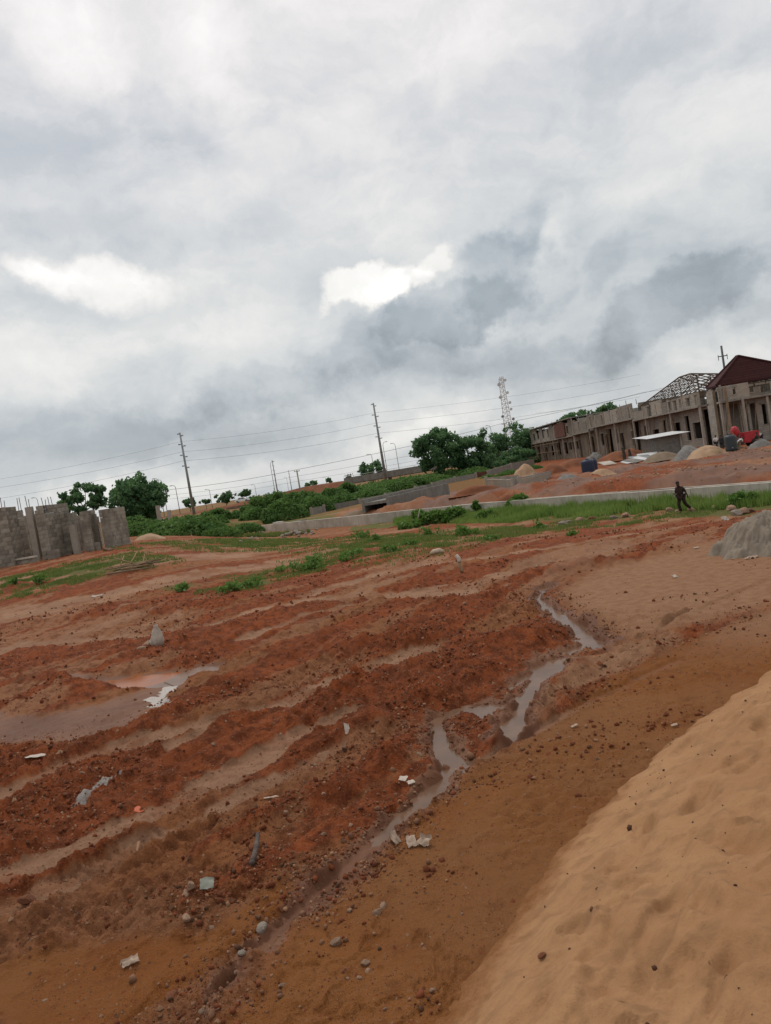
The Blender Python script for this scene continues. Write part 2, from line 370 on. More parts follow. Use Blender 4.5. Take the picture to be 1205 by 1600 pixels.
class MB:
    def __init__(s): s.v = []; s.f = []
    def add(s, vs, fs):
        n = len(s.v); s.v += [tuple(v) for v in vs]; s.f += [tuple(i + n for i in f) for f in fs]; return s
    def box(s, lo, hi, rz=0, piv=None):
        (x0, y0, z0), (x1, y1, z1) = lo, hi
        vs = [Vector(p) for p in ((x0, y0, z0), (x1, y0, z0), (x1, y1, z0), (x0, y1, z0), (x0, y0, z1), (x1, y0, z1), (x1, y1, z1), (x0, y1, z1))]
        if rz:
            pv = Vector(piv or (0, 0, 0)); m = Matrix.Rotation(rz, 3, 'Z'); vs = [m @ (v - pv) + pv for v in vs]
        return s.add(vs, [(0, 3, 2, 1), (4, 5, 6, 7), (0, 1, 5, 4), (1, 2, 6, 5), (2, 3, 7, 6), (3, 0, 4, 7)])
    def bar(s, a, b, w, h=None):
        """square bar from a to b"""
        a, b = Vector(a), Vector(b); h = h or w; d = (b - a).normalized()
        up = Vector((0, 0, 1)) if abs(d.z) < .95 else Vector((1, 0, 0))
        x = d.cross(up).normalized() * w / 2; y = x.cross(d).normalized() * h / 2
        vs = [a - x - y, a + x - y, a + x + y, a - x + y, b - x - y, b + x - y, b + x + y, b - x + y]
        return s.add(vs, [(0, 1, 2, 3), (7, 6, 5, 4), (0, 4, 5, 1), (1, 5, 6, 2), (2, 6, 7, 3), (3, 7, 4, 0)])
    def tube(s, pts, rs, n=6, cap=True):
        pts = [Vector(p) for p in pts]
        if not isinstance(rs, (list, tuple)): rs = [rs] * len(pts)
        rings = []; prev = None
        for i, p in enumerate(pts):
            d = (pts[min(i + 1, len(pts) - 1)] - pts[max(i - 1, 0)]).normalized()
            x = prev - d * prev.dot(d) if prev else (Vector((1, 0, 0)) if abs(d.x) < .9 else Vector((0, 1, 0))) - d * d.x * (1 if abs(d.x) < .9 else 0)
            if not prev and abs(d.x) >= .9: x = Vector((0, 1, 0)) - d * d.y
            x.normalize(); prev = x; y = d.cross(x)
            rings.append([p + (x * math.cos(2 * math.pi * k / n) + y * math.sin(2 * math.pi * k / n)) * rs[i] for k in range(n)])
        fs = []
        for i in range(len(pts) - 1):
            for k in range(n):
                fs.append((i * n + k, i * n + (k + 1) % n, (i + 1) * n + (k + 1) % n, (i + 1) * n + k))
        if cap: fs += [tuple(range(n))[::-1], tuple((len(pts) - 1) * n + k for k in range(n))]
        return s.add([v for r in rings for v in r], fs)
    def lathe(s, prof, c=(0, 0, 0), n=16):
        c = Vector(c)
        vs = [c + Vector((r * math.cos(2 * math.pi * k / n), r * math.sin(2 * math.pi * k / n), z)) for r, z in prof for k in range(n)]
        fs = [(i * n + k, i * n + (k + 1) % n, (i + 1) * n + (k + 1) % n, (i + 1) * n + k) for i in range(len(prof) - 1) for k in range(n)]
        fs += [tuple(range(n))[::-1], tuple((len(prof) - 1) * n + k for k in range(n))]
        return s.add(vs, fs)
    def mesh(s, name, smooth=False):
        me = bpy.data.meshes.new(name); me.from_pydata(s.v, [], s.f); me.update()
        if smooth: me.polygons.foreach_set('use_smooth', [True] * len(me.polygons))
        return me
    def build(s, name, mat, parent=None, smooth=False, loc=None):
        return link(name, s.mesh(name, smooth), mat, parent, loc)
def dup(o, parent=None):
    c = o.copy(); COL.objects.link(c); c.parent = parent
    for ch in o.children: dup(ch, c)
    return c

# ------------------------------------------------------------------ materials
MATS = {}
def mat(name, col, rough=.85, var=.25, scale=3.0, col2=None, bump=.0, bscale=20, spec=.3, metal=0, rnd=0.0, coord='Object', streak=0):
    if name in MATS: return MATS[name]
    m = bpy.data.materials.new(name); m.use_nodes = True; MATS[name] = m
    nt = m.node_tree; N = NT(nt); b = nt.nodes['Principled BSDF']
    tc = N.n('ShaderNodeTexCoord').outputs[coord]
    f = N.noise(tc, scale, 5, .6)
    c2 = col2 or tuple(c * (1 - var) for c in col)
    c = N.mix(N.step(f, .36, .64), col, c2)
    if col2: c = N.mix(N.m('MULTIPLY', N.step(N.noise(tc, scale * 6, 4, .6), .4, .7), var), c, tuple(q * .6 for q in col))
    if streak:
        sx, sy, sz = N.sep(tc)
        st = N.noise(N.comb(N.m('MULTIPLY', sx, 2.2), N.m('MULTIPLY', sy, 2.2), N.m('MULTIPLY', sz, .35)), 1.6, 4, .65)
        c = N.mix(N.m('MULTIPLY', N.step(st, .48, .68), streak), c, tuple(q * .45 for q in col))
    if rnd:
        oi = N.n('ShaderNodeObjectInfo').outputs['Random']
        c = N.mix(1.0, c, N.comb(*[N.lin(oi, 0, 1, 1 - rnd, 1 + rnd * .6)] * 3), 'MULTIPLY')
    nt.links.new(c, b.inputs['Base Color'])
    b.inputs['Roughness'].default_value = rough; b.inputs['Specular IOR Level'].default_value = spec; b.inputs['Metallic'].default_value = metal
    if bump:
        bp = N.n('ShaderNodeBump'); bp.inputs['Strength'].default_value = bump; bp.inputs['Distance'].default_value = .02
        nt.links.new(N.noise(tc, bscale, 6, .65), bp.inputs['Height']); nt.links.new(bp.outputs[0], b.inputs['Normal'])
    return m
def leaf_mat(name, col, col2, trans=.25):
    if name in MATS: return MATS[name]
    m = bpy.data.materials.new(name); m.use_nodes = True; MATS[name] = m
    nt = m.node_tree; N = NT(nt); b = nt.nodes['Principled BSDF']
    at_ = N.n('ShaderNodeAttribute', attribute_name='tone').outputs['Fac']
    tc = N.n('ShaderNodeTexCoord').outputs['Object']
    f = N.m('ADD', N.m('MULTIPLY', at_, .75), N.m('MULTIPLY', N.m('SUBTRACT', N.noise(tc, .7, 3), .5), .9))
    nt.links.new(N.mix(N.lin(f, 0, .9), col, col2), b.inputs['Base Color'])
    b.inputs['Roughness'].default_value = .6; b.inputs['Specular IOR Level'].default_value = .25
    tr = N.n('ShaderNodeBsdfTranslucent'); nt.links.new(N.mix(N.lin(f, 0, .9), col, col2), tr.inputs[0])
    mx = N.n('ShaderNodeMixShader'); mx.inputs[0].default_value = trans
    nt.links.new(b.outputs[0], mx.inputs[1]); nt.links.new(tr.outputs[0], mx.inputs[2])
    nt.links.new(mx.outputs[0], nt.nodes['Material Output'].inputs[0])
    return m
def block_mat(name, col, col2, mortar, bw=.45, bh=.225, streak=.5):
    """sandcrete block walling for walls too far away to build block by block"""
    if name in MATS: return MATS[name]
    m = bpy.data.materials.new(name); m.use_nodes = True; MATS[name] = m
    nt = m.node_tree; N = NT(nt); b = nt.nodes['Principled BSDF']
    tc = N.n('ShaderNodeTexCoord').outputs['Object']; x, y, z = N.sep(tc)
    br = N.n('ShaderNodeTexBrick'); N.put(br.inputs['Vector'], N.comb(N.m('ADD', x, y), z, 0.0))
    br.inputs['Scale'].default_value = 1.0; br.inputs['Brick Width'].default_value = bw; br.inputs['Row Height'].default_value = bh
    br.inputs['Mortar Size'].default_value = .012; br.inputs['Bias'].default_value = -.1
    br.inputs['Color1'].default_value = (*col, 1); br.inputs['Color2'].default_value = (*col2, 1); br.inputs['Mortar'].default_value = (*mortar, 1)
    oi = N.n('ShaderNodeObjectInfo').outputs['Random']
    st = N.noise(N.comb(N.m('MULTIPLY', N.m('ADD', x, y), 1.1), N.m('MULTIPLY', z, .25), 0.0), 1.5, 5, .65)
    big = N.noise(tc, .5, 4, .6)
    c = N.mix(N.m('MULTIPLY', N.step(st, .46, .66), streak), br.outputs[0], tuple(q * .42 for q in col))
    c = N.mix(N.m('MULTIPLY', N.step(big, .45, .65), .5), c, tuple(q * k for q, k in zip(col, (1.05, .92, .78))))
    c = N.mix(1.0, c, N.comb(*[N.lin(oi, 0, 1, .74, 1.2)] * 3), 'MULTIPLY')
    nt.links.new(c, b.inputs['Base Color']); b.inputs['Roughness'].default_value = .95; b.inputs['Specular IOR Level'].default_value = .15
    return m

def soil_material():
    m = bpy.data.materials.new('soil'); m.use_nodes = True; nt = m.node_tree; N = NT(nt); b = nt.nodes['Principled BSDF']
    tc = N.n('ShaderNodeTexCoord').outputs['Object']
    A = N.n('ShaderNodeAttribute', attribute_name='mask_a'); B = N.n('ShaderNodeAttribute', attribute_name='mask_b')
    ar, ag, ab = N.sep(A.outputs['Vector']); br, bg, bb = N.sep(B.outputs['Vector'])
    aa, ba = A.outputs['Alpha'], B.outputs['Alpha']
    n1 = N.noise(tc, .7, 6, .6); n2 = N.noise(tc, 5.5, 6, .65); n3 = N.noise(tc, 32, 5, .7); n4 = N.noise(tc, .16, 4, .55); n5 = N.noise(tc, 110, 3, .6)
    def brk(mask, amt=.5):      # ragged edges
        return N.step(N.m('ADD', mask, N.m('MULTIPLY', N.m('SUBTRACT', n2, .5), amt)), .25, .75)
    base = N.mix(N.step(n1, .38, .62), (.285, .108, .040), (.255, .112, .052))
    base = N.mix(N.step(n4, .45, .6), base, (.310, .140, .070))
    base = N.mix(N.m('MULTIPLY', N.step(n2, .45, .62), .65), base, (.130, .043, .017))
    red = N.mix(N.step(n1, .35, .65), (.280, .070, .020), (.225, .060, .020))
    red = N.mix(N.m('MULTIPLY', N.step(n2, .42, .60), .8), red, (.105, .027, .010))
    red = N.mix(N.m('MULTIPLY', N.step(n3, .5, .66), .6), red, (.320, .105, .040))
    tan = N.mix(N.step(n1, .35, .65), (.365, .205, .122), (.295, .158, .092))
    tan = N.mix(N.m('MULTIPLY', N.step(n2, .5, .66), .6), tan, (.180, .078, .040))
    ora = N.mix(N.step(n1, .35, .65), (.285, .112, .033), (.245, .084, .021))
    ora = N.mix(N.step(n4, .42, .6), ora, (.255, .110, .040))
    ora = N.mix(N.m('MULTIPLY', N.step(n2, .5, .68), .5), ora, (.150, .050, .014))
    wet = N.mix(N.step(n1, .35, .65), (.165, .074, .038), (.115, .047, .024))
    c = N.mix(brk(ar, .5), base, red)
    c = N.mix(brk(ag, .5), c, tan)
    c = N.mix(brk(aa, .6), c, ora)
    c = N.mix(brk(ba, .5), c, N.mix(N.step(n2, .35, .65), (.350, .190, .105), (.280, .136, .070)))     # dry pinkish crust
    c = N.mix(brk(ab, .4), c, wet)
    c = N.mix(brk(br, .9), c, N.mix(N.step(n2, .35, .65), (.085, .110, .022), (.145, .110, .036)))   # low green cover
    c = N.mix(brk(bg, .9), c, N.mix(N.step(n3, .3, .7), (.50, .46, .42), (.30, .26, .23)))           # spilt cement slurry
    grit = N.step(N.noise(tc, 62, 2, .5), .66, .74)
    c = N.mix(N.m('MULTIPLY', grit, .6), c, (.29, .165, .10))
    dk = N.step(n5, .60, .72)
    c = N.mix(N.m('MULTIPLY', dk, .35), c, (.055, .022, .012))
    nt.links.new(c, b.inputs['Base Color'])
    rg = N.m('SUBTRACT', .93, N.m('MULTIPLY', brk(ab, .4), .33))
    nt.links.new(rg, b.inputs['Roughness']); b.inputs['Specular IOR Level'].default_value = .16
    hgt = N.m('ADD', N.m('ADD', N.m('MULTIPLY', n2, .35), N.m('MULTIPLY', n3, .4)), N.m('MULTIPLY', n5, .25))
    bp = N.n('ShaderNodeBump'); bp.inputs['Distance'].default_value = .085
    nt.links.new(N.m('SUBTRACT', 1.0, N.m('MULTIPLY', brk(ab, .4), .85)), bp.inputs['Strength'])
    nt.links.new(hgt, bp.inputs['Height']); nt.links.new(bp.outputs[0], b.inputs['Normal'])
    return m
def sand_material():
    m = bpy.data.materials.new('sand'); m.use_nodes = True; nt = m.node_tree; N = NT(nt); b = nt.nodes['Principled BSDF']
    tc = N.n('ShaderNodeTexCoord').outputs['Object']
    n1 = N.noise(tc, .9, 5, .6); n2 = N.noise(tc, 6, 6, .62); n3 = N.noise(tc, 60, 4, .7); n4 = N.noise(tc, 240, 2, .6)
    ed = N.n('ShaderNodeAttribute', attribute_name='edge').outputs['Fac']
    c = N.mix(N.step(n1, .35, .65), (.425, .232, .112), (.365, .190, .088))
    c = N.mix(N.m('MULTIPLY', N.step(n2, .48, .68), .55), c, (.25, .132, .062))
    c = N.mix(N.m('MULTIPLY', N.step(n3, .5, .7), .35), c, (.24, .125, .058))
    c = N.mix(N.m('MULTIPLY', N.step(n4, .60, .72), .35), c, (.50, .33, .20))
    c = N.mix(N.step(N.m('ADD', ed, N.m('MULTIPLY', N.m('SUBTRACT', n2, .5), .9)), .2, .9), c, N.mix(N.step(n3, .4, .6), (.235, .098, .030), (.190, .070, .020)))
    sx, sy, sz = N.sep(tc)
    stv = N.noise(N.comb(N.m('MULTIPLY', N.m('ADD', sx, N.m('MULTIPLY', sy, .75)), 1.0), N.m('MULTIPLY', N.m('SUBTRACT', N.m('MULTIPLY', sx, .75), sy), 3.5), sz), 1.6, 6, .65)
    c = N.mix(N.m('MULTIPLY', N.step(stv, .50, .66), .45), c, (.255, .132, .060))
    nt.links.new(c, b.inputs['Base Color']); b.inputs['Roughness'].default_value = .95; b.inputs['Specular IOR Level'].default_value = .2
    bp = N.n('ShaderNodeBump'); bp.inputs['Distance'].default_value = .03; bp.inputs['Strength'].default_value = .9
    nt.links.new(N.m('ADD', N.m('MULTIPLY', n2, .5), N.m('ADD', N.m('MULTIPLY', n3, .3), N.m('MULTIPLY', n4, .15))), bp.inputs['Height'])
    nt.links.new(bp.outputs[0], b.inputs['Normal'])
    return m
def water_material(name, col, rough=.06):
    m = bpy.data.materials.new(name); m.use_nodes = True; nt = m.node_tree; N = NT(nt); b = nt.nodes['Principled BSDF']
    tc = N.n('ShaderNodeTexCoord').outputs['Object']
    nt.links.new(N.mix(N.step(N.noise(tc, 2.5, 4), .35, .65), col, tuple(q * .75 for q in col)), b.inputs['Base Color'])
    b.inputs['Roughness'].default_value = rough; b.inputs['IOR'].default_value = 1.33; b.inputs['Specular IOR Level'].default_value = .32
    bp = N.n('ShaderNodeBump'); bp.inputs['Distance'].default_value = .01; bp.inputs['Strength'].default_value = .12
    nt.links.new(N.noise(tc, 9, 4, .6), bp.inputs['Height']); nt.links.new(bp.outputs[0], b.inputs['Normal'])
    return m

# ------------------------------------------------------------------ ground sheet
TOE = [(-6.5, -6.0), (-3.2, -1.2), (-1.9, .9), (-.95, 2.75)] + PX([(660, 1600), (806, 1425), (888, 1305), (960, 1232), (1010, 1180), (1100, 1120), (1205, 1033)]) + [(6.6, 10.6), (9.4, 11.2), (12, 10)]
def build_ground():
    half = R(37); n_in = 760
    th = list(np.linspace(-half, half, n_in)); step0 = th[1] - th[0]
    out = []; a = half; s = step0
    while a < math.pi - .05: s = min(s * 1.12, .09); a += s; out.append(min(a, math.pi - .02))
    th = np.array([-q for q in out[::-1]] + th + out)
    rs = [.4]; 
    while rs[-1] < 9000:
        r = rs[-1]
        dr = max(.013, .72 * r * r / 2319) if r < 70 else .03 * r
        dr = max(dr, .12 if r < 3 else 0); dr = min(dr, .05 * r + .05)
        if 18 < r < 110: dr = min(dr, .30 + (r - 18) * .012)
        rs.append(r + dr)
    rs = np.array(rs); nt_, nr = len(th), len(rs)
    TH, RR = np.meshgrid(th, rs)
    X = (RR * np.sin(TH)).ravel(); Y = (RR * np.cos(TH)).ravel()
    Z = np.zeros(len(X)); A = np.zeros((len(X), 4), np.float32); B = np.zeros((len(X), 4), np.float32)
    nearm = RR.ravel() < 90
    z, k = terrain(X[nearm], Y[nearm]); Z[nearm] = z; Z[~nearm] = base_z(X[~nearm], Y[~nearm])
    x, y, far = X[nearm], Y[nearm], k['far']
    u = x * .62 + y * .785; v = -x * .785 + y * .62
    patch = fbm(u * .25, v * 1.1, 4, 201)
    ln = k['lump']
    redm = k['red'] * np.clip(.25 + .9 * ss(patch, .40, .60) + .6 * ss(k['bz'], .02, .10) - .55 * ss(far, 15, 30) * ss(patch, .62, .45), 0, 1)
    redm *= 1 - .75 * k['mf']
    A[nearm, 0] = redm
    A[nearm, 1] = np.maximum(k['track'] * (.46 + .54 * ss(fbm(x * 1.5, y * 1.5, 3, 139), .60, .42)), .55 * ss(patch, .42, .32) * ss(far, 12, 20) * (1 - k['smooth']))
    wet = np.maximum.reduce([ss(k['q'], 3.2, 1.3), k['p1'], k['p2'], k['mf'] * .85, .5 * k['track'] * ss(far, 16, 10) * ss(patch, .5, .6)])
    A[nearm, 2] = np.maximum(wet, (.35 + .55 * ss(fbm(x * .25, y * .15, 4, 247), .38, .62)) * ((pline(x, y, DRAIN)[1] > 0) & (y > 20) & (x > -2)))  # second term borrows this mask for mottled darker earth beyond the drain
    sR = pmask(x, y, SMOOTH_R, .4); sL = np.maximum(pmask(x, y, SMOOTH_L, .3), pmask(x, y, SMOOTH_M, .2))
    A[nearm, 3] = np.maximum(sR * ss(far, 14, 8) + sR * .35, sL)
    pk = np.maximum(pmask(x, y, SMOOTH_F, 1.2), sR * ss(far, 8, 13) * .7)
    tramp = pmask(x + (fbm(x * 2, y * 2, 3, 237) - .5) * .5, y + (fbm(x * 2 + 7, y * 2, 3, 238) - .5) * .5, TRAMP, .18)
    A[nearm, 0] = np.maximum(A[nearm, 0], tramp * .75); gs = pmask(x + (fbm(x * 2, y * 2, 3, 239) - .5) * .6, y, GSTRIP, .3); pk = np.maximum(pk, gs * .8)
    grs = np.zeros(len(x))
    dd, sd, tt = pline(x, y, DRAIN)
    g_noise = fbm(x * .5, y * .5, 4, 211)
    grs = np.maximum(grs, ((sd < 0) & (dd < 6) & (x > -3)) * ss(dd, 6, 2.5) * ss(g_noise, .32, .5))
    for (px, py, rad, amt) in [(110, 895, 5.0, .8), (20, 915, 4.0, .8), (200, 880, 3, .4), (345, 850, 7, .8), (420, 842, 4, .8), (500, 880, 2.2, .9), (545, 868, 2, .8), (380, 915, 1.6, .9),
                               (440, 890, 2.5, .5), (660, 835, 6, .7), (580, 850, 5, .5), (760, 835, 4, .75), (860, 825, 3, .5), (700, 850, 3, .5), (280, 918, 1.2, .6), (60, 905, 3, .7)]:
        p = ground(px, py); grs = np.maximum(grs, amt * ss(np.hypot(x - p.x, y - p.y), rad, rad * .3) * ss(g_noise, .38, .55))
    farside = ((sd > 0) & (y > 20))
    A[nearm, 0] = np.where(farside & (x > -2), .35 + .8 * ss(fbm(x * .35, y * .12, 3, 231), .35, .6), A[nearm, 0])
    A[nearm, 2] = np.where(farside & (x > -2), .42, A[nearm, 2]) if False else A[nearm, 2]
    A[nearm, 1] = np.where(farside, .5 * ss(fbm(x * .4 + 5, y * .1, 3, 233), .5, .62), A[nearm, 1])
    grs = np.maximum(grs, farside * ss(x, -1, -8) * .85 * ss(g_noise, .30, .45))
    B[nearm, 0] = grs
    wa, _, _ = pline(x, y, WHITE_A); wb, _, _ = pline(x, y, WHITE_B)
    wn = (fbm(x * 5, y * 5, 3, 221) - .5)
    B[nearm, 1] = np.maximum(ss(wa + wn * .22, .16, .05), ss(wb + wn * .12, .07, .02) * .8)
    B[nearm, 3] = pk
    xf, yf = X[~nearm], Y[~nearm]
    A[~nearm, 0] = np.where(X[~nearm] > 0, .7, .45); B[~nearm, 0] = np.where(xf / np.maximum(yf, 1) < .16, .5, .3)
    i = np.arange(nr - 1)[:, None] * nt_ + np.arange(nt_ - 1)[None, :]
    Q = np.stack([i, i + 1, i + nt_ + 1, i + nt_], -1).reshape(-1, 4)[:, ::-1]
    # close the seam behind the camera
    j = np.arange(nr - 1) * nt_
    Q = np.concatenate([Q, np.stack([j + nt_ - 1, j + 2 * nt_ - 1, j + nt_, j], -1)[:, ::1]])
    me = mesh_np('ground', np.stack([X, Y, Z], 1), Q, True)
    for nm, arr in (('mask_a', A), ('mask_b', B)):
        at_ = me.attributes.new(nm, 'FLOAT_COLOR', 'POINT'); at_.data.foreach_set('color', arr.ravel())
    o = link('ground', me, soil_material()); tag(o, 'churned red and brown earth of the building site', kind='structure')
    print('ground verts', len(X))
    return o
build_ground()

def water_sheet(name, pts, z, mt, label):
    me = bpy.data.meshes.new(name); me.from_pydata([(x, y, z) for x, y in pts], [], [tuple(range(len(pts)))]); me.update()
    return tag(link(name, me, mt), label, kind='structure')
def ribbon(name, pts, ws, z, mt, label):
    L, Rr = [], []
    for i, p in enumerate(pts):
        a = Vector(pts[max(i - 1, 0)]); b = Vector(pts[min(i + 1, len(pts) - 1)]); d = (b - a).normalized(); n = Vector((-d.y, d.x))
        L.append(Vector(p) + n * ws[i]); Rr.append(Vector(p) - n * ws[i])
    mb = MB(); n = len(pts)
    mb.add([(*q, z) for q in L + Rr], [(i, i + 1, n + i + 1, n + i) for i in range(n - 1)])
    return tag(mb.build(name, mt), label, kind='structure')
W_STREAM = water_material('stream_water', (.165, .092, .056), .2)
W_ORANGE = water_material('puddle_water', (.30, .09, .025), .25)
W_MUD = water_material('mud_water', (.19, .105, .065), .28)
def stream_sheet():
    g = .06; xs = np.arange(-2.4, 4.2, g); ys = np.arange(3.6, 18, g); X, Y = np.meshgrid(xs, ys); q = stream_field(X.ravel(), Y.ravel())
    ny, nx = X.shape; i = np.arange(ny - 1)[:, None] * nx + np.arange(nx - 1)[None, :]; Q = np.stack([i, i + 1, i + nx + 1, i + nx], -1).reshape(-1, 4)
    Q = Q[(q[Q] < 2.6).any(1)]; u = np.unique(Q); rm = np.full(len(q), -1); rm[u] = np.arange(len(u))
    me = mesh_np('stream', np.stack([X.ravel()[u], Y.ravel()[u], np.full(len(u), -.068)], 1), rm[Q], True)
    tag(link('stream', me, W_STREAM), 'shallow muddy rivulet winding through the red earth', kind='structure')
stream_sheet()
water_sheet('puddle', PX([(55, 1048), (150, 1052), (215, 1046), (288, 1036), (284, 1064), (200, 1080), (120, 1074)]), -.075, W_ORANGE, 'orange muddy puddle on the left of the site')
water_sheet('puddle', PX([(255, 1060), (312, 1030), (372, 1030), (335, 1054), (276, 1068)]), -.066, W_MUD, 'brown muddy puddle beside the orange one')
water_sheet('puddle', PX([(95, 1100), (150, 1090), (272, 1055), (285, 1074), (262, 1110), (205, 1142), (140, 1158), (95, 1150), (120, 1128)]), -.074, W_MUD, 'thin film of water on the grey mud flat')

# ------------------------------------------------------------------ the sand heap in the right foreground
def build_sand():
    ys = [-6.0]
    while ys[-1] < 12: yy = ys[-1]; ys.append(yy + (.10 if yy < 1.5 else .022 if yy < 5 else .03))
    xs = np.arange(-6, 12, .03); xs = np.concatenate([np.arange(-6, -1.5, .12), np.arange(-1.5, 5.5, .022), np.arange(5.5, 12, .12)])
    X, Y = np.meshgrid(xs, np.array(ys)); sh = X.shape; x, y = X.ravel(), Y.ravel()
    d, s, t = pline(x, y, TOE)
    sd = np.where(s < 0, d, -d) + (fbm(x * 2.3, y * 2.3, 4, 301) - .5) * .22 + (fbm(x * .7, y * .7, 2, 305) - .5) * .25
    e = np.maximum(sd, 0)
    z = np.where(sd > 0, 1.5 * (1 - np.exp(-e * .50 / 1.5)), sd * .5)
    u = x * .6 + y * .8; v = -x * .8 + y * .6
    z = z + ss(sd, .1, .9) * (.16 * (fbm(x * .9, y * .9, 3, 311) - .5) + .075 * (fbm(u * 1.0, v * 3.0, 4, 315) - .5) + .05 * (fbm(x * 5, y * 5, 4, 319) - .5) + .016 * (fbm(x * 19, y * 19, 3, 320) - .5) - .05 * ss(fbm(u * 1.3, v * 4.0, 3, 323), .60, .74))
    # soft dents where people climbed
    for (px, py, rad, dep) in [(905, 1445, .11, .075), (975, 1530, .22, .07), (1150, 1480, .16, .06), (1060, 1560, .25, .06), (1170, 1300, .22, .06), (1190, 1370, .2, .05), (1120, 1300, .15, .035),
                               (850, 1510, .15, .03), (1000, 1330, .2, .03), (920, 1350, .18, .03), (1060, 1400, .18, .03), (1100, 1200, .2, .03)]:
        dd = ray(px, py); t0 = 3.0
        # meet the heap roughly
        for _ in range(60):
            qx, qy, qz = dd[0] * t0, dd[1] * t0, EYE + dd[2] * t0
            k, sgn, _ = pline(np.array([qx]), np.array([qy]), TOE); hz = 1.5 * (1 - math.exp(-max(0, float(k[0]) * (1 if sgn[0] < 0 else -1)) * .5 / 1.5))
            t0 += (qz - hz) * .6
        rr = np.hypot((x - qx) * 1.2 + (y - qy) * .3, y - qy) / rad
        z = z - dep * np.exp(-rr ** 2 * 1.3) + dep * .45 * np.exp(-(rr - 1.25) ** 2 * 5) * (fbm(x * 4, y * 4, 2, 333) > .4)
    for k in range(34):
        qx, qy = rng.uniform(.3, 3.6), rng.uniform(2.6, 7.2); rad = rng.uniform(.05, .15); an = rng.uniform(0, 3.14); dep = rng.uniform(.018, .05)
        ex, ey = (x - qx) * math.cos(an) + (y - qy) * math.sin(an), -(x - qx) * math.sin(an) + (y - qy) * math.cos(an)
        rr = np.hypot(ex / 1.9, ey) / rad + (fbm(x * 9, y * 9, 2, 341) - .5) * .7
        z = z - ss(sd, .1, .5) * (dep * ss(rr, 1.1, .55) - dep * .35 * np.exp(-(rr - 1.35) ** 2 * 9))
    z = z + ss(sd, .0, .3) * .012 * (.5 - worley(x * 16, y * 16, 343)) * ss(fbm(x * 2, y * 2, 3, 345), .52, .64)
    z = z - .015
    zz = z.reshape(sh); ny, nx = sh
    i = np.arange(ny - 1)[:, None] * nx + np.arange(nx - 1)[None, :]
    Q = np.stack([i, i + 1, i + nx + 1, i + nx], -1).reshape(-1, 4)
    keep = (sd > -.2)[Q].all(1); Q = Q[keep]
    used = np.unique(Q); remap = np.full(len(x), -1); remap[used] = np.arange(len(used))
    me = mesh_np('sand_heap', np.stack([x, y, z], 1)[used], remap[Q], True)
    ed_ = .8 * ss(sd, .55, -.05) * np.interp(y, [2, 5, 7, 9], [1, 1, .75, .45]); ea = me.attributes.new('edge', 'FLOAT', 'POINT'); ea.data.foreach_set('value', ed_[used].astype(np.float32))
    o = link('sand_heap', me, sand_material())
    tag(o, 'large heap of smooth tan building sand filling the lower right corner', 'sand heap')
    return x, y, z
SX, SY, SZ = build_sand()
def sand_z(px, py):
    i = np.argmin((SX - px) ** 2 + (SY - py) ** 2); return float(SZ[i])

# ------------------------------------------------------------------ palette
CONC = mat('pale_concrete', (.50, .455, .385), .9, .3, .8, (.37, .33, .27), bump=.3, bscale=14, rnd=.12, streak=.35)
CONC_D = mat('grey_concrete', (.23, .215, .19), .9, .3, .9, (.17, .155, .135), bump=.3, bscale=14, streak=.5)
BLOCK = mat('sandcrete_block', (.30, .27, .218), .95, .35, 1.4, (.165, .146, .118), bump=.5, bscale=30, rnd=.34)
MORTAR = mat('mortar', (.20, .185, .16), .95, .2, 3)
COLMAT = mat('cast_column', (.36, .325, .275), .9, .25, 1.2, (.29, .255, .21), bump=.2, streak=.3, rnd=.1)
FAC = block_mat('facade_blockwork', (.31, .285, .245), (.215, .195, .165), (.14, .13, .11), streak=.16)
FAC2 = block_mat('upper_blockwork', (.345, .32, .28), (.245, .225, .195), (.16, .15, .13), streak=.16)
PLAST = mat('rendered_wall', (.25, .215, .17), .95, .3, .6, (.165, .14, .11), streak=.12, rnd=.2)
SLAB = mat('slab_edge', (.30, .275, .235), .9, .3, 1.5, streak=.5)
DARK = mat('room_shade', (.06, .055, .05), .95)  # near-black colour painted in for the shade inside rooms
RUSTY = mat('rust_red_cladding', (.14, .055, .035), .9, .35, 1.2)
TIMBER = mat('scaffold_timber', (.24, .18, .115), .9, .4, 2.0, (.17, .12, .075), rnd=.35)
DTIMBER = mat('roof_timber', (.13, .09, .06), .9, .4, 2.0, rnd=.3)
BAMBOO = mat('old_bamboo', (.34, .235, .135), .8, .4, 4.0, (.22, .14, .075), rnd=.35)
STEELP = mat('galvanised_pole', (.26, .27, .27), .6, .2, 1.0, metal=.3)
STEELD = mat('dark_steel', (.10, .10, .105), .6, .2, 1.0)
WIRE = mat('cable_black', (.10, .105, .115), .7)
ROOFRED = mat('maroon_roof_sheet', (.075, .024, .021), .6, .25, .7, rnd=.0)
SHEET = mat('zinc_sheet', (.62, .63, .62), .45, .25, .9, (.48, .48, .46))
TANKB = mat('navy_tank', (.022, .032, .062), .5, .2, 1)
TANKK = mat('black_tank', (.045, .055, .06), .5, .2, 1)
REDP = mat('red_paint', (.42, .03, .035), .5, .25, 3)
WHITEP = mat('white_paint', (.72, .72, .70), .4, .08, 2)
GLASSD = mat('dark_glass', (.03, .035, .04), .1, .1, 1, spec=.6)
RUBBER = mat('rubber', (.02, .02, .02), .8)
BARK = mat('bark', (.085, .065, .05), .9, .4, 3)
STONE = mat('pale_stone', (.34, .225, .15), .9, .4, 6, (.21, .12, .075), bump=.5, bscale=18, rnd=.25)
STONEG = mat('grey_stone', (.29, .25, .205), .9, .35, 5, (.20, .165, .13), bump=.5, bscale=14, rnd=.2)
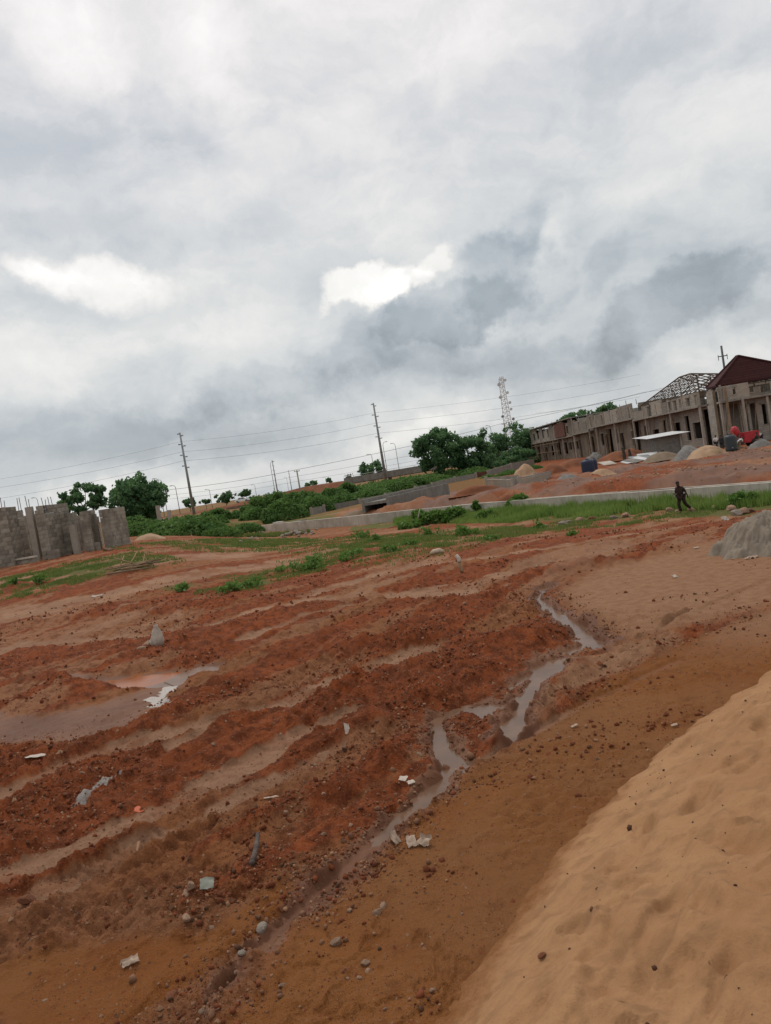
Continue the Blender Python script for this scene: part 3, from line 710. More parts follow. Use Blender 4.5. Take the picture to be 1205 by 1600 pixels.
STONER = mat('mud_red_stone', (.23, .09, .045), .95, .4, 6, (.16, .06, .03), bump=.6, bscale=18, rnd=.3)
CLOD = mat('earth_clod', (.235, .066, .023), .95, .4, 5, (.150, .043, .017), rnd=.3)
CLODT = mat('tan_grit', (.33, .19, .11), .95, .4, 5, (.23, .115, .06), rnd=.3)
CLODK = mat('dark_crumb', (.110, .052, .026), .95, .4, 5)
PLASTW = mat('white_plastic', (.70, .70, .68), .45, .12, 5)
GRAVEL = mat('grey_gravel', (.215, .205, .19), .95, .3, 5, (.16, .15, .135), bump=.8, bscale=7)
SANDF = mat('tan_sand', (.40, .265, .165), .95, .25, .8, (.33, .21, .125), bump=.4, bscale=5)
SANDG = mat('brown_grey_sand', (.215, .16, .11), .95, .3, 1.2, (.17, .12, .08), bump=.6, bscale=6)
REDSOIL = mat('cut_red_soil', (.215, .080, .036), .95, .4, .5, (.150, .056, .027), bump=.6, bscale=4)
LEAF_T = leaf_mat('tree_leaf', (.046, .120, .055), (.165, .285, .110), .45)
LEAF_B = leaf_mat('bush_leaf', (.040, .110, .026), (.160, .270, .070), .38)
LEAF_W = leaf_mat('weed_leaf', (.055, .145, .022), (.175, .285, .065), .38)
GRASS = leaf_mat('grass_blade', (.080, .165, .024), (.250, .330, .085), .4)
DRYG = leaf_mat('dry_grass_blade', (.085, .145, .026), (.235, .265, .085), .35)

# ------------------------------------------------------------------ foliage
def leaf_mesh(name, P, size, tone, up=.25, asp=.55):
    """one four-sided leaf at each point"""
    P = np.asarray(P, float); n = len(P)
    size = np.broadcast_to(size, (n,)) * rng.uniform(.65, 1.35, n)
    a = rng.normal(size=(n, 3)); a[:, 2] = a[:, 2] * .6 + up; a /= np.linalg.norm(a, axis=1)[:, None]
    t = rng.normal(size=(n, 3)); t -= a * (t * a).sum(1)[:, None]; t /= np.linalg.norm(t, axis=1)[:, None]
    s = np.cross(a, t)
    t = t * size[:, None]; s = s * size[:, None] * asp
    V = np.stack([P - t, P - s + a * size[:, None] * .12, P + t, P + s + a * size[:, None] * .12], 1).reshape(-1, 3)
    me = mesh_np(name, V, np.arange(4 * n).reshape(n, 4))
    at_ = me.attributes.new('tone', 'FLOAT', 'POINT'); at_.data.foreach_set('value', np.repeat(np.clip(tone, 0, 1), 4).astype(np.float32))
    return me
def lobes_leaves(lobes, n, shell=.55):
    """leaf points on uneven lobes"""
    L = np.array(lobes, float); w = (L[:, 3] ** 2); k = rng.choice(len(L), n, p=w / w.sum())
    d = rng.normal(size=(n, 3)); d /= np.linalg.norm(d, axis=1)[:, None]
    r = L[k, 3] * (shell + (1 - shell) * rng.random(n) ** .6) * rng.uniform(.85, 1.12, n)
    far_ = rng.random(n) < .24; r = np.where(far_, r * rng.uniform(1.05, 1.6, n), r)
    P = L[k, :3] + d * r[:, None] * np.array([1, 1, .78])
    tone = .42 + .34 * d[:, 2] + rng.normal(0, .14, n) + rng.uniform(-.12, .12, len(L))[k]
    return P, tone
def tree(name, cpx, cpy, wpx, hpx, Y, n, leaf, label, cat='tree', nl=26, lobe=.27, group=None, trunk=.03, base=None, gap=1.0):
    c = at(cpx, cpy, Y); s = Y / FOC; rx = wpx * s / 2; rz = hpx * s / 2
    bx = base if base is not None else 0
    gx = c.x + bx; zb = bz1(gx, Y) - .1
    root = empty(name, (gx, Y, zb), 0, label, cat, group)
    o = Vector((gx, Y, zb)); lb = []
    for i in range(nl):
        d = Vector(rng.normal(size=3)).normalized(); q = rng.uniform(.4, 1.0) ** .7
        rr = rng.uniform(.55, 1.35) * lobe * min(rx, rz * 1.15) * .98
        lb.append((c.x - gx + d.x * (rx - rr * .7) * q * 1.08, d.y * rx * .8 * q, c.z - zb + d.z * (rz - rr * .6) * q * 1.08, rr))
    P, tone = lobes_leaves(lb, n, .5)
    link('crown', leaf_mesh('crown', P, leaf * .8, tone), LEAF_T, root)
    mb = MB(); fork = Vector((((c.x - gx) * .55), 0, max(.6, (c.z - zb) - rz * .62)))
    tr = max(.08, rz * 2 * trunk)
    mid = fork * .5 + Vector((rx * .03, 0, 0))
    mb.tube([(0, 0, -.3), mid, fork], [tr * 1.35, tr * 1.05, tr * .85], 7)
    for q in sorted(lb, key=lambda t: -t[3])[:9]:
        e = Vector(q[:3]); m_ = fork.lerp(e, .5) + Vector((0, 0, -.08 * rz))
        mb.tube([fork - Vector((0, 0, .1)), m_, e], [tr * .6, tr * .38, tr * .12], 5)
    mb.build('trunk', BARK, root, True)
    return root
TREES = [
    ('broadleaf_tree', 130, 780, 82, 52, 112, 3000, .34, 'low open-crowned tree showing over the grey block piers, left of the denser one', 22, .25),
    ('broadleaf_tree', 213, 780, 96, 80, 108, 7000, .33, 'dense dark tree just right of the unfinished block piers', 34, .30),
    ('broadleaf_tree', 680, 702, 76, 74, 165, 6500, .42, 'round tree with a bare trunk before the bridge, left one of the middle pair', 34, .27),
    ('broadleaf_tree', 738, 709, 76, 80, 168, 6500, .42, 'spreading tree touching the right side of the bare-trunked round tree', 32, .29),
    ('broadleaf_tree', 802, 694, 92, 64, 215, 6000, .50, 'wide dark tree behind the lattice mast and lamp posts', 30, .30),
    ('broadleaf_tree', 788, 722, 116, 44, 190, 5500, .45, 'low thick trees filling the gap under the lattice mast', 26, .36),
    ('broadleaf_tree', 898, 656, 66, 30, 250, 1900, .55, 'flat treetop showing over the low left end of the unfinished terrace', 18, .42),
    ('broadleaf_tree', 949, 641, 42, 26, 245, 1300, .5, 'small dark treetop showing behind the middle of the unfinished terrace', 14, .45),
    ('broadleaf_tree', 580, 736, 46, 32, 290, 1800, .6, 'lone round tree left of the tall pole by the bridge', 18, .36),
    ('far_tree', 487, 757, 22, 12, 330, 380, .7, 'small far tree on the red embankment, left of its neighbour', 8, .5),
    ('far_tree', 514, 751, 12, 9, 330, 240, .7, 'smallest far tree on the red embankment', 6, .5),
    ('far_tree', 352, 777, 36, 18, 300, 800, .65, 'far tree behind the white car', 12, .45),
    ('far_tree', 296, 786, 26, 15, 300, 600, .65, 'far dark tree behind the foot of the left tall pole', 10, .45),
    ('far_tree', 321, 784, 20, 9, 310, 400, .65, 'low far tree between the left tall pole and the white car', 8, .5),
    ('far_tree', 384, 771, 22, 13, 300, 500, .65, 'far tree rising over the roof of the white car', 10, .45),
    ('far_tree', 392, 782, 16, 14, 240, 400, .5, 'slim bushy tree right of the white car', 8, .45),
    ('far_tree', 548, 748, 14, 12, 300, 300, .6, 'small dark tree beside the two short far posts', 7, .5),
]
for i, (nm, cx, cy, w, h, Y, n, lf, lab, nl, lo) in enumerate(TREES):
    tree(nm, cx, cy, w, h, Y, n, lf, lab, 'tree', int(nl * 2.3), lo * .72, 'trees beyond the site', base=(1.6 if cx == 678 else .8 if cx == 213 else 0))
def bush(name, px, py, w, h, Y, n, leaf, label, matl=None, group='bushes on the waste ground', cat='bush'):
    """leafy mass whose foot stands at (px, py)"""
    p = at(px, py, Y); s = Y / FOC
    p.z = min(p.z, bz1(p.x, Y) + .3)
    top = at(px, py - h, Y).z
    H = top - p.z; rx = w * s / 2
    root = empty(name, p, 0, label, cat, group)
    lb = [(rng.uniform(-.75, .75) * rx, rng.uniform(-.6, .6) * rx, H * rng.uniform(.15, .78) * .8, rx * rng.uniform(.22, .42)) for _ in range(14)]
    lb = [(a, b, c * (1 - .45 * (a / rx) ** 2), min(r, H * .45)) for a, b, c, r in lb]
    P, tone = lobes_leaves(lb, n, .4); P[:, 2] = np.abs(P[:, 2])
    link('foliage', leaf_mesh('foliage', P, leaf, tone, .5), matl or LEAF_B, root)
    mb = MB()
    for q in lb[:5]: mb.tube([(q[0] * .3, q[1] * .3, -.15), q[:3]], [.05, .02], 4)
    mb.build('stem', BARK, root)['kind'] = 'stuff'
    return root
for a in [('bush', 424, 802, 60, 44, 128, 4200, .30, 'big dark round bush left of the leaning wooden pole'),
          ('bush', 545, 782, 30, 40, 128, 1700, .28, 'upright dark bush in front of the red embankment cut'),
          ('bush', 598, 773, 62, 22, 130, 2200, .26, 'long low bush below the left end of the bridge'),
          ('bush', 652, 760, 44, 15, 140, 1300, .27, 'low bush beneath the bridge opening'),
          ('bush', 345, 806, 34, 20, 98, 1200, .24, 'bush at the foot of the brown embankment wall'),
          ('bush', 318, 812, 30, 22, 92, 1200, .24, 'bush just left of the embankment wall, over the weed mound'),
          ('bush', 388, 808, 30, 26, 96, 1200, .24, 'bush in front of the right end of the brown embankment wall'),
          ('bush', 268, 818, 24, 20, 96, 900, .24, 'shrub beside the pale posts right of the dense tree'),
          ('bush', 105, 838, 30, 30, 70, 1100, .2, 'shrub showing through the gap between the block piers'),
          ('bush', 195, 834, 26, 26, 74, 900, .2, 'shrub behind the last block pier'),
          ('bush', 812, 787, 30, 17, 52, 1100, .13, 'dark leafy clump at the foot of the red bank behind the drain'),
          ('bush', 797, 789, 14, 12, 50, 400, .11, 'small leafy clump beside the larger one at the red bank'),
          ('bush', 745, 797, 13, 26, 53, 500, .12, 'narrow upright weed standing against the drain wall'),
          ('bush', 640, 828, 34, 20, 50, 900, .13, 'broad-leaved weed at the left end of the green strip'),
          ('bush', 672, 817, 46, 32, 52, 1900, .13, 'lush tangle of creeper hiding the gap in the drain wall'),
          ('bush', 712, 813, 44, 27, 51, 1700, .13, 'lush creeper mound right of the taller tangle at the drain'),
          ('bush', 760, 812, 46, 18, 49, 1100, .12, 'leafy mound at the start of the long grass'),
          ('bush', 995, 803, 34, 16, 38, 900, .09, 'leafy weeds left of the walking figure'),
          ('bush', 1160, 790, 40, 30, 32.5, 1300, .09, 'tall leafy weeds in the grass at the right edge')]:
    bush(*a, matl=LEAF_W if a[5] < 60 else None)
def weed(px, py, w, h, n, label, dry=False):
    p = ground(px, py); Y = p.y; s = Y / FOC; rx = w * s / 2; H = max(h * s, .12)
    p.z = gz(p.x, p.y)
    root = empty('weed_clump', p, 0, label, 'weed', 'weed clumps on the open earth')
    k = max(5, int(w / 4)); st = [(rng.normal(0, .42) * rx, rng.normal(0, .8) * rx, H * rng.uniform(.45, 1.1)) for _ in range(k)]
    P = []; T = []
    for (sx, sy, sh) in st:
        m_ = max(6, n // k); t = rng.random(m_) ** .7
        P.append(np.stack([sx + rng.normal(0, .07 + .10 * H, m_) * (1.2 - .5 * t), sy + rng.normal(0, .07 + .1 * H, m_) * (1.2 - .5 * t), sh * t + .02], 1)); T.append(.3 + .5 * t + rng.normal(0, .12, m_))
    link('foliage', leaf_mesh('foliage', np.concatenate(P), .045 + .0011 * Y, np.concatenate(T), .5, .45), LEAF_W, root)
    mb = MB()
    for (sx, sy, sh) in st: mb.bar((sx, sy, -.03), (sx * 1.1, sy * 1.1, sh), .014)
    mb.build('stem', BARK, root)['kind'] = 'stuff'
for a in [(488, 891, 46, 20, 520, 'brightest weed clump, alone on the red earth left of centre'), (540, 877, 32, 14, 260, 'weed clump just right of the brightest one'),
          (362, 925, 26, 15, 260, 'weed clump above the left end of the mud ridge'), (392, 917, 28, 13, 220, 'thinner weed clump right of its leafier neighbour'),
          (283, 923, 17, 12, 130, 'single tuft beside the pale wheel track'), (725, 838, 36, 18, 360, 'weed clump on the bare strip below the long grass'),
          (640, 853, 26, 12, 180, 'thin weeds left of the fallen pale slab'), (610, 864, 24, 12, 160, 'thin weeds among the ruts left of the slab'),
          (668, 838, 30, 14, 200, 'low weeds below the creeper tangle'), (566, 842, 30, 13, 200, 'weeds below the middle of the pale drain wall'),
          (590, 846, 24, 11, 140, 'small weeds right of the ones below the drain wall'), (845, 828, 18, 12, 160, 'weed tuft left of the white rubble stones'),
          (895, 838, 10, 10, 70, 'tiny dry tuft on the tan ground'), (560, 866, 20, 9, 100, 'sparse weeds over the middle ruts'),
          (62, 912, 20, 13, 170, 'tuft on the grassy bank by the road'), (24, 917, 14, 9, 90, 'tuft at the left edge of the grassy bank'), (215, 885, 12, 6, 50, 'tiny tuft beside the bamboo heap'),
          (770, 845, 20, 9, 110, 'low weeds right of the clump below the long grass'), (440, 893, 20, 9, 90, 'sparse weeds between two leafy clumps')]:
    weed(*a)

# weeds, hummock by hummock, joined into one mass
def undergrowth():
    Ps, Ts, Ss = [], [], []
    def hum(px, py, w, h, Y, n, lf):
        p = at(px, py, Y); s = Y / FOC; rx = w * s / 2
        p.z = min(p.z, bz1(p.x, Y) + .25); H = max(at(px, py - h, Y).z - p.z, .3)
        a = rng.uniform(0, 2 * np.pi, n); r = np.sqrt(rng.random(n))
        x = p.x + rx * r * np.cos(a); y = Y + rx * .8 * r * np.sin(a)
        hh = H * np.sqrt(np.maximum(0, 1 - r ** 2)) * (.62 + .62 * fbm(x * 1.3 + 7, y * 1.3, 4, 401))
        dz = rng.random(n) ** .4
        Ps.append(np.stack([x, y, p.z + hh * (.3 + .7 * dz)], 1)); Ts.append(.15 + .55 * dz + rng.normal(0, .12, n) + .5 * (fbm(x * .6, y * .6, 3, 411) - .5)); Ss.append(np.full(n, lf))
    for a in [(285, 842, 150, 34, 62, 9000, .15), (225, 838, 90, 24, 66, 4500, .15), (345, 840, 70, 18, 60, 3500, .14), (205, 822, 70, 16, 84, 2500, .18), (385, 834, 60, 16, 72, 2600, .15),
              (402, 822, 60, 30, 92, 3600, .2), (445, 815, 80, 32, 90, 4500, .2), (490, 803, 70, 28, 98, 3600, .2), (470, 795, 90, 28, 116, 3800, .24),
              (528, 790, 70, 18, 108, 2600, .22), (575, 780, 80, 16, 118, 2600, .22), (520, 786, 60, 26, 122, 2200, .24), (625, 768, 60, 16, 130, 2000, .25), (690, 756, 60, 13, 142, 2000, .25),
              (740, 748, 50, 14, 150, 1600, .26), (800, 745, 60, 10, 122, 1800, .22), (835, 738, 40, 10, 130, 1200, .22), (590, 768, 150, 16, 165, 3000, .3), (700, 750, 150, 16, 170, 3000, .3), (640, 757, 120, 14, 150, 2200, .28), (545, 776, 60, 14, 150, 1500, .28), (740, 744, 60, 14, 160, 1500, .28), (765, 752, 40, 10, 128, 1200, .22), (620, 790, 60, 8, 100, 900, .16), (330, 822, 60, 20, 88, 2200, .19), (366, 812, 40, 14, 104, 1300, .2)]:
        hum(*a)
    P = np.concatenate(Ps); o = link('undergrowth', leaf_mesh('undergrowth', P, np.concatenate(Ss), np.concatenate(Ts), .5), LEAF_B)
    tag(o, 'tangled green weeds and creepers covering the waste ground beyond the drain', kind='stuff')
undergrowth()
def blades(name, X, Y, H, W, tone, mt, label):
    n = len(X); Z, _ = terrain(X, Y, False)
    a = rng.uniform(0, 2 * np.pi, n); ln = H * rng.uniform(.05, .45, n)
    V = np.stack([np.stack([X - np.sin(a) * W, Y + np.cos(a) * W * .4, Z - .02], 1), np.stack([X + np.sin(a) * W, Y - np.cos(a) * W * .4, Z - .02], 1),
                  np.stack([X + np.cos(a) * ln, Y + np.sin(a) * ln, Z + H], 1)], 1).reshape(-1, 3)
    me = mesh_np(name, V, np.arange(3 * n).reshape(n, 3))
    at_ = me.attributes.new('tone', 'FLOAT', 'POINT'); at_.data.foreach_set('value', np.repeat(np.clip(tone, 0, 1), 3).astype(np.float32))
    return tag(link(name, me, mt), label, kind='stuff')
def along(pts, t):
    q = np.array(pts); d = np.r_[0, np.cumsum(np.hypot(*np.diff(q, axis=0).T))]
    return np.interp(t, d, q[:, 0]), np.interp(t, d, q[:, 1]), d[-1]
def grass_strip():
    D = DRAIN[3:]; seg = [DRAIN[2]] + D
    _, _, L = along(seg, 0)
    n = 52000; t = rng.random(n) * L; x, y, _ = along(seg, t); x2, y2, _ = along(seg, np.minimum(t + .1, L)); dx, dy = x2 - x, y2 - y; l = np.hypot(dx, dy) + 1e-9
    wmax = np.interp(y, [16, 28, 32, 36, 45, 60], [2.2, 2.4, 1.7, 2.2, 4.4, 2.8]); off = .15 + wmax * rng.random(n) ** 1.3
    x = x + dy / l * off; y = y - dx / l * off
    k = (fbm(x * .8, y * .8, 3, 421) + rng.normal(0, .06, n) > .40) & (x > .5); x, y, off = x[k], y[k], off[k]; n = len(x)
    H = np.interp(y, [16, 31, 33, 36, 45, 60], [.5, .6, .42, .45, .45, .35]) * rng.uniform(.5, 1.25, n) * (.7 + .6 * fbm(x * .5, y * .5, 2, 431)) * np.clip(1.25 - off / 5, .4, 1.2)
    blades('long_grass', x, y, H, .016 + y * .0006, .35 + .5 * fbm(x * .4, y * .4, 3, 441) + rng.normal(0, .14, n), GRASS, 'strip of long bright grass in front of the drain wall')
    # short grass: the left bank and the small patch at the end of the drain
    xs, ys, hs, ts = [], [], [], []
    for (px, py, r, m_, h) in [(u_[0], u_[1], u_[2], u_[3] * 3, u_[4]) for u_ in ((422, 838, 3.4, 5000, .45), (395, 846, 3.5, 2500, .2), (340, 852, 6, 3500, .16), (110, 896, 4.5, 4200, .14), (30, 915, 4, 3200, .14), (180, 886, 3, 1500, .12), (480, 888, 2, 700, .1), (520, 882, 2.4, 700, .1), (660, 838, 5, 1800, .16), (760, 836, 4, 1500, .16), (560, 848, 4, 1300, .14), (440, 895, 2, 600, .1), (375, 920, 1.5, 700, .1), (870, 822, 3, 1000, .15), (700, 845, 4, 1500, .22), (620, 848, 4, 1300, .2), (540, 862, 3, 900, .14), (640, 865, 3, 800, .14), (470, 850, 4, 1000, .14), (400, 905, 2, 500, .12), (820, 828, 3, 1200, .2), (940, 818, 3, 900, .2), (1010, 812, 3, 900, .15))]:
        p = ground(px, py); a = rng.uniform(0, 2 * np.pi, m_); r_ = r * np.sqrt(rng.random(m_)) 
        x = p.x + r_ * np.cos(a); y = p.y + r_ * np.sin(a) * .9; k = fbm(x * 1.1, y * 1.1, 3, 451) + rng.normal(0, .05, m_) > .50; h = h * .62
        xs.append(x[k]); ys.append(y[k]); hs.append(h * rng.uniform(.5, 1.3, k.sum())); ts.append(np.clip(rng.normal(.45, .2, k.sum()), 0, 1))
    x, y = np.concatenate(xs), np.concatenate(ys)
    blades('short_grass', x, y, np.concatenate(hs), .010 + y * .0005, np.concatenate(ts), DRYG, 'thin yellowish grass on the banks and bare strips')
grass_strip()

# ------------------------------------------------------------------ drain, low walls, embankment, bridge
def drain():
    root = empty('concrete_drain', (0, 0, 0), 0, 'long pale concrete drain wall running across the whole site', 'drain')
    pts = [Vector((*p, 0)) for p in DRAIN[1:]]
    def run(off, h, zb, thick, nm, step):
        for a, b in zip(pts[:-1], pts[1:]):
            d = (b - a).normalized(); nrm = Vector((-d.y, d.x, 0)); L = (b - a).length; n = max(1, round(L / step))
            for i in range(n):
                p0 = a + d * (L * i / n + .012) + nrm * off; p1 = a + d * (L * (i + 1) / n - .012) + nrm * off
                jz = random.uniform(-.02, .02); jo = nrm * random.uniform(-.012, .012)
                mb = MB(); q = nrm * thick
                bot = zb - .8; z0, z1 = bot, zb + h + jz
                vs = [p0 + jo, p1 + jo, p1 + jo + q, p0 + jo + q]
                mb.add([Vector((v.x, v.y, z0)) for v in vs] + [Vector((v.x, v.y, z1)) for v in vs], [(0, 3, 2, 1), (4, 5, 6, 7), (0, 1, 5, 4), (1, 2, 6, 5), (2, 3, 7, 6), (3, 0, 4, 7)])
                mb.build(nm, CONC, root)
    run(.0, .80, -.8, .24, 'wall_panel', 4.0)
    run(1.9, .66, -.8, .24, 'back_wall_panel', 6.0)
    return root
drain()
def slab_thing(px0, py0, Y0, px1, py1, Y1, w, h, label, m=None, name='concrete_slab'):
    a, b = at(px0, py0, Y0), at(px1, py1, Y1); mb = MB(); mb.bar(a, b, w, h)
    o = mb.build(name, m or CONC); tag(o, label, 'slab'); return o
slab_thing(425, 822, 77.2, 449, 819, 76.5, .9, .28, 'lower of two pale slabs stacked on the left end of the drain', name='concrete_slab')
slab_thing(430, 817.5, 77.2, 441, 816.5, 76.8, .8, .22, 'upper, shorter slab of the pair on the left end of the drain')
slab_thing(452, 818, 80, 476, 813, 82, .7, .2, 'grey slab lying behind the drain right of the stacked pair', CONC_D)
slab_thing(396, 838, 72, 408, 833, 73, .7, .25, 'pale tilted slab before the left end of the drain')
slab_thing(500, 812, 84, 540, 803, 88, .8, .2, 'long grey slab on the ground behind the drain', CONC_D)
BLK_LOW = block_mat('low_wall_blocks', (.25, .245, .22), (.19, .185, .165), (.14, .135, .12))
def boundary():
    root = empty('block_boundary_wall', (0, 0, 0), 0, 'low grey block boundary wall receding from the drain to the terrace', 'wall')
    P = [(487, 803, 93, .70), (507, 799, 96, .7), (562, 789, 105, .75), (603, 781, 112, .85), (650, 771, 120, .95), (676, 766, 126, 1.2), (712, 757, 132, 1.25), (745, 751, 138, 1.35), (763, 749, 141, 1.6), (800, 737, 152, 1.6), (836, 729, 165, 1.7)]
    for (a, b) in zip(P[:-1], P[1:]):
        p, q = at(*a[:3]), at(*b[:3]); d = (q - p); d.z = 0; L = d.length; d.normalize(); n = Vector((-d.y, d.x, 0))
        p += d * .05; q -= d * .05
        zt = (a[3] + b[3]) / 2
        mb = MB(); vs = [p, q, q + n * .23, p + n * .23]
        mb.add([Vector((v.x, v.y, v.z - 1.2)) for v in vs] + [Vector((v.x, v.y, v.z + zt)) for v in vs], [(0, 3, 2, 1), (4, 5, 6, 7), (0, 1, 5, 4), (1, 2, 6, 5), (2, 3, 7, 6), (3, 0, 4, 7)])
        mb.build('sheet_gate' if a[0] == 745 else 'wall_panel', RUSTY if a[0] == 745 else BLK_LOW, root)
        mb = MB(); mb.box((p.x - .16, p.y - .16, p.z - 1.2), (p.x + .16, p.y + .16, p.z + zt + .12)); mb.build('pier', COLMAT, root)
boundary()
def culvert():
    a, b = at(610, 797, 68), at(703, 771, 84); root = empty('concrete_culvert', a, 0, 'long grey concrete trough half buried behind the drain', 'culvert')
    d = b - a; n = Vector((-d.y, d.x, 0)).normalized()
    for nm, o1, w, h in (('side_wall', 0, .25, 1.15), ('side_wall', 2.4, .25, 1.25)):
        mb = MB(); vs = [n * o1, d + n * o1, d + n * (o1 + w), n * (o1 + w)]
        mb.add([Vector((v.x, v.y, v.z - .7)) for v in vs] + [Vector((v.x, v.y, v.z + h)) for v in vs], [(0, 3, 2, 1), (4, 5, 6, 7), (0, 1, 5, 4), (1, 2, 6, 5), (2, 3, 7, 6), (3, 0, 4, 7)]); mb.build(nm, CONC_D, root)
    mb = MB(); vs = [n * .25, d + n * .25, d + n * 2.4, n * 2.4]
    mb.add([Vector((v.x, v.y, v.z + .7)) for v in vs] + [Vector((v.x, v.y, v.z + .95)) for v in vs], [(0, 3, 2, 1), (4, 5, 6, 7), (0, 1, 5, 4), (1, 2, 6, 5), (2, 3, 7, 6), (3, 0, 4, 7)]); mb.build('top_slab', CONC_D, root)
culvert()
def foundation():
    root = empty('foundation_wall', at(760, 763, 66), 0, 'knee-high foundation of pale blocks with stub columns left of the blue tank', 'foundation'); o = Vector(root.location)
    FB = block_mat('foundation_blocks', (.36, .32, .26), (.29, .25, .20), (.16, .13, .11), .46, .6, .3)
    def w(a, b, h, nm='wall', m=FB, t=.23):
        p, q = a - o, b - o; d = q - p; n = Vector((-d.y, d.x, 0)).normalized(); mb = MB(); vs = [p, q, q + n * t, p + n * t]
        mb.add([Vector((v.x, v.y, v.z - .9)) for v in vs] + [Vector((v.x, v.y, v.z + h)) for v in vs], [(0, 3, 2, 1), (4, 5, 6, 7), (0, 1, 5, 4), (1, 2, 6, 5), (2, 3, 7, 6), (3, 0, 4, 7)]); mb.build(nm, m, root)
    w(at(760, 763, 66), at(800, 765, 61), .78); w(at(815, 762, 62), at(862, 748, 84), .7); w(at(762, 757, 72), at(812, 752, 72), .6, m=SLAB); w(at(818, 754, 70), at(862, 742, 92), .5, m=SLAB)
    for (px, py, Y) in ((803, 768, 61), (813, 764, 62), (762, 763, 66), (838, 756, 72)):
        p = at(px, py, Y) - o; mb = MB(); mb.box((p.x - .12, p.y - .12, p.z - .8), (p.x + .12, p.y + .12, p.z + 1.05)); mb.build('column', COLMAT, root)
foundation()
def embankment():
    ctrl = [(-420, .9), (-90, 1.2), (-58, 1.4), (-44, 1.7), (-33, 2.4), (-22, 3.4), (-14, 3.3), (-10.5, 3.2)]
    xs = np.concatenate([np.linspace(-420, -100, 30), np.linspace(-97, -10.5, 120)]); zt = np.interp(xs, [c[0] for c in ctrl], [c[1] for c in ctrl])
    off = np.array([-16, -11, -8, -6, -4.8, -4, 0, 4, 8, 14]); frac = np.array([0, .18, .45, .75, .97, 1, 1, 1, .5, 0])
    X, O = np.meshgrid(xs, off); Z = -.8 + (zt[None, :] + .8) * frac[:, None]
    Yv = 232 + O + (fbm(X * .15, O * .3, 3, 501) - .5) * 3 * (frac[:, None] < .9); Z = Z + (fbm(X * .3, O * .4, 4, 505) - .5) * .9 * ((frac[:, None] < .9) & (frac[:, None] > 0))
    ny, nx = X.shape; i = np.arange(ny - 1)[:, None] * nx + np.arange(nx - 1)[None, :]; Q = np.stack([i, i + 1, i + nx + 1, i + nx], -1).reshape(-1, 4)
    me = mesh_np('road_embankment', np.stack([X.ravel(), Yv.ravel(), Z.ravel()], 1), Q, True); tag(link('road_embankment', me, REDSOIL), 'red earth embankment carrying the far road', kind='structure')
    mb = MB(); n = len(xs)
    mb.add([(x, 228.6, z + .05) for x, z in zip(xs, zt)] + [(x, 235.4, z + .05) for x, z in zip(xs, zt)], [(i, i + 1, n + i + 1, n + i) for i in range(n - 1)])
    tag(mb.build('far_road', mat('asphalt', (.06, .058, .055), .9)), 'asphalt road along the top of the embankment', kind='structure')
    # brown stone facing wall under the car
    a, b = at(334, 800, 200), at(376, 792, 200); mb = MB(); mb.box((a.x, 216.5, -.6), (b.x, 217.4, 1.15)); o = mb.build('retaining_wall', mat('laterite_masonry', (.21, .14, .095), .95, .4, .5, (.13, .09, .06), bump=.6, bscale=2), None); tag(o, 'brown rough retaining wall on the embankment below the white car', 'wall')
embankment()
def bridge():
    root = empty('road_bridge', (0, 0, 0), 0, 'long grey concrete road bridge behind the middle trees', 'bridge')
    x0, x1 = -10.5, 62.0
    mb = MB(); mb.box((x0, 226.8, 1.9), (x1, 237, 2.5)); mb.build('deck', CONC_D, root)
    for y in (226.5, 237.03):
        k = 0
        for xa in np.arange(x0, x1, 6.0):
            mb = MB(); mb.box((xa + .03, y, 2.1), (xa + 5.97, y + .28, 3.95)); mb.build('parapet_panel', CONC_D, root)
    for xa in (x0 + .6, 3, 17, 31, 45, 60):
        mb = MB(); mb.box((xa - .5, 228, -1), (xa + .5, 236, 1.9)); mb.build('pier', CONC_D, root)
    mb = MB()
    for xa in np.arange(x0 + 3, x1, 6.0): mb.box((xa - .05, 226.6, 3.95), (xa + .05, 226.7, 4.35))
    mb.bar((x0, 226.65, 4.35), (x1, 226.65, 4.35), .09); mb.build('railing', SHEET, root)
bridge()
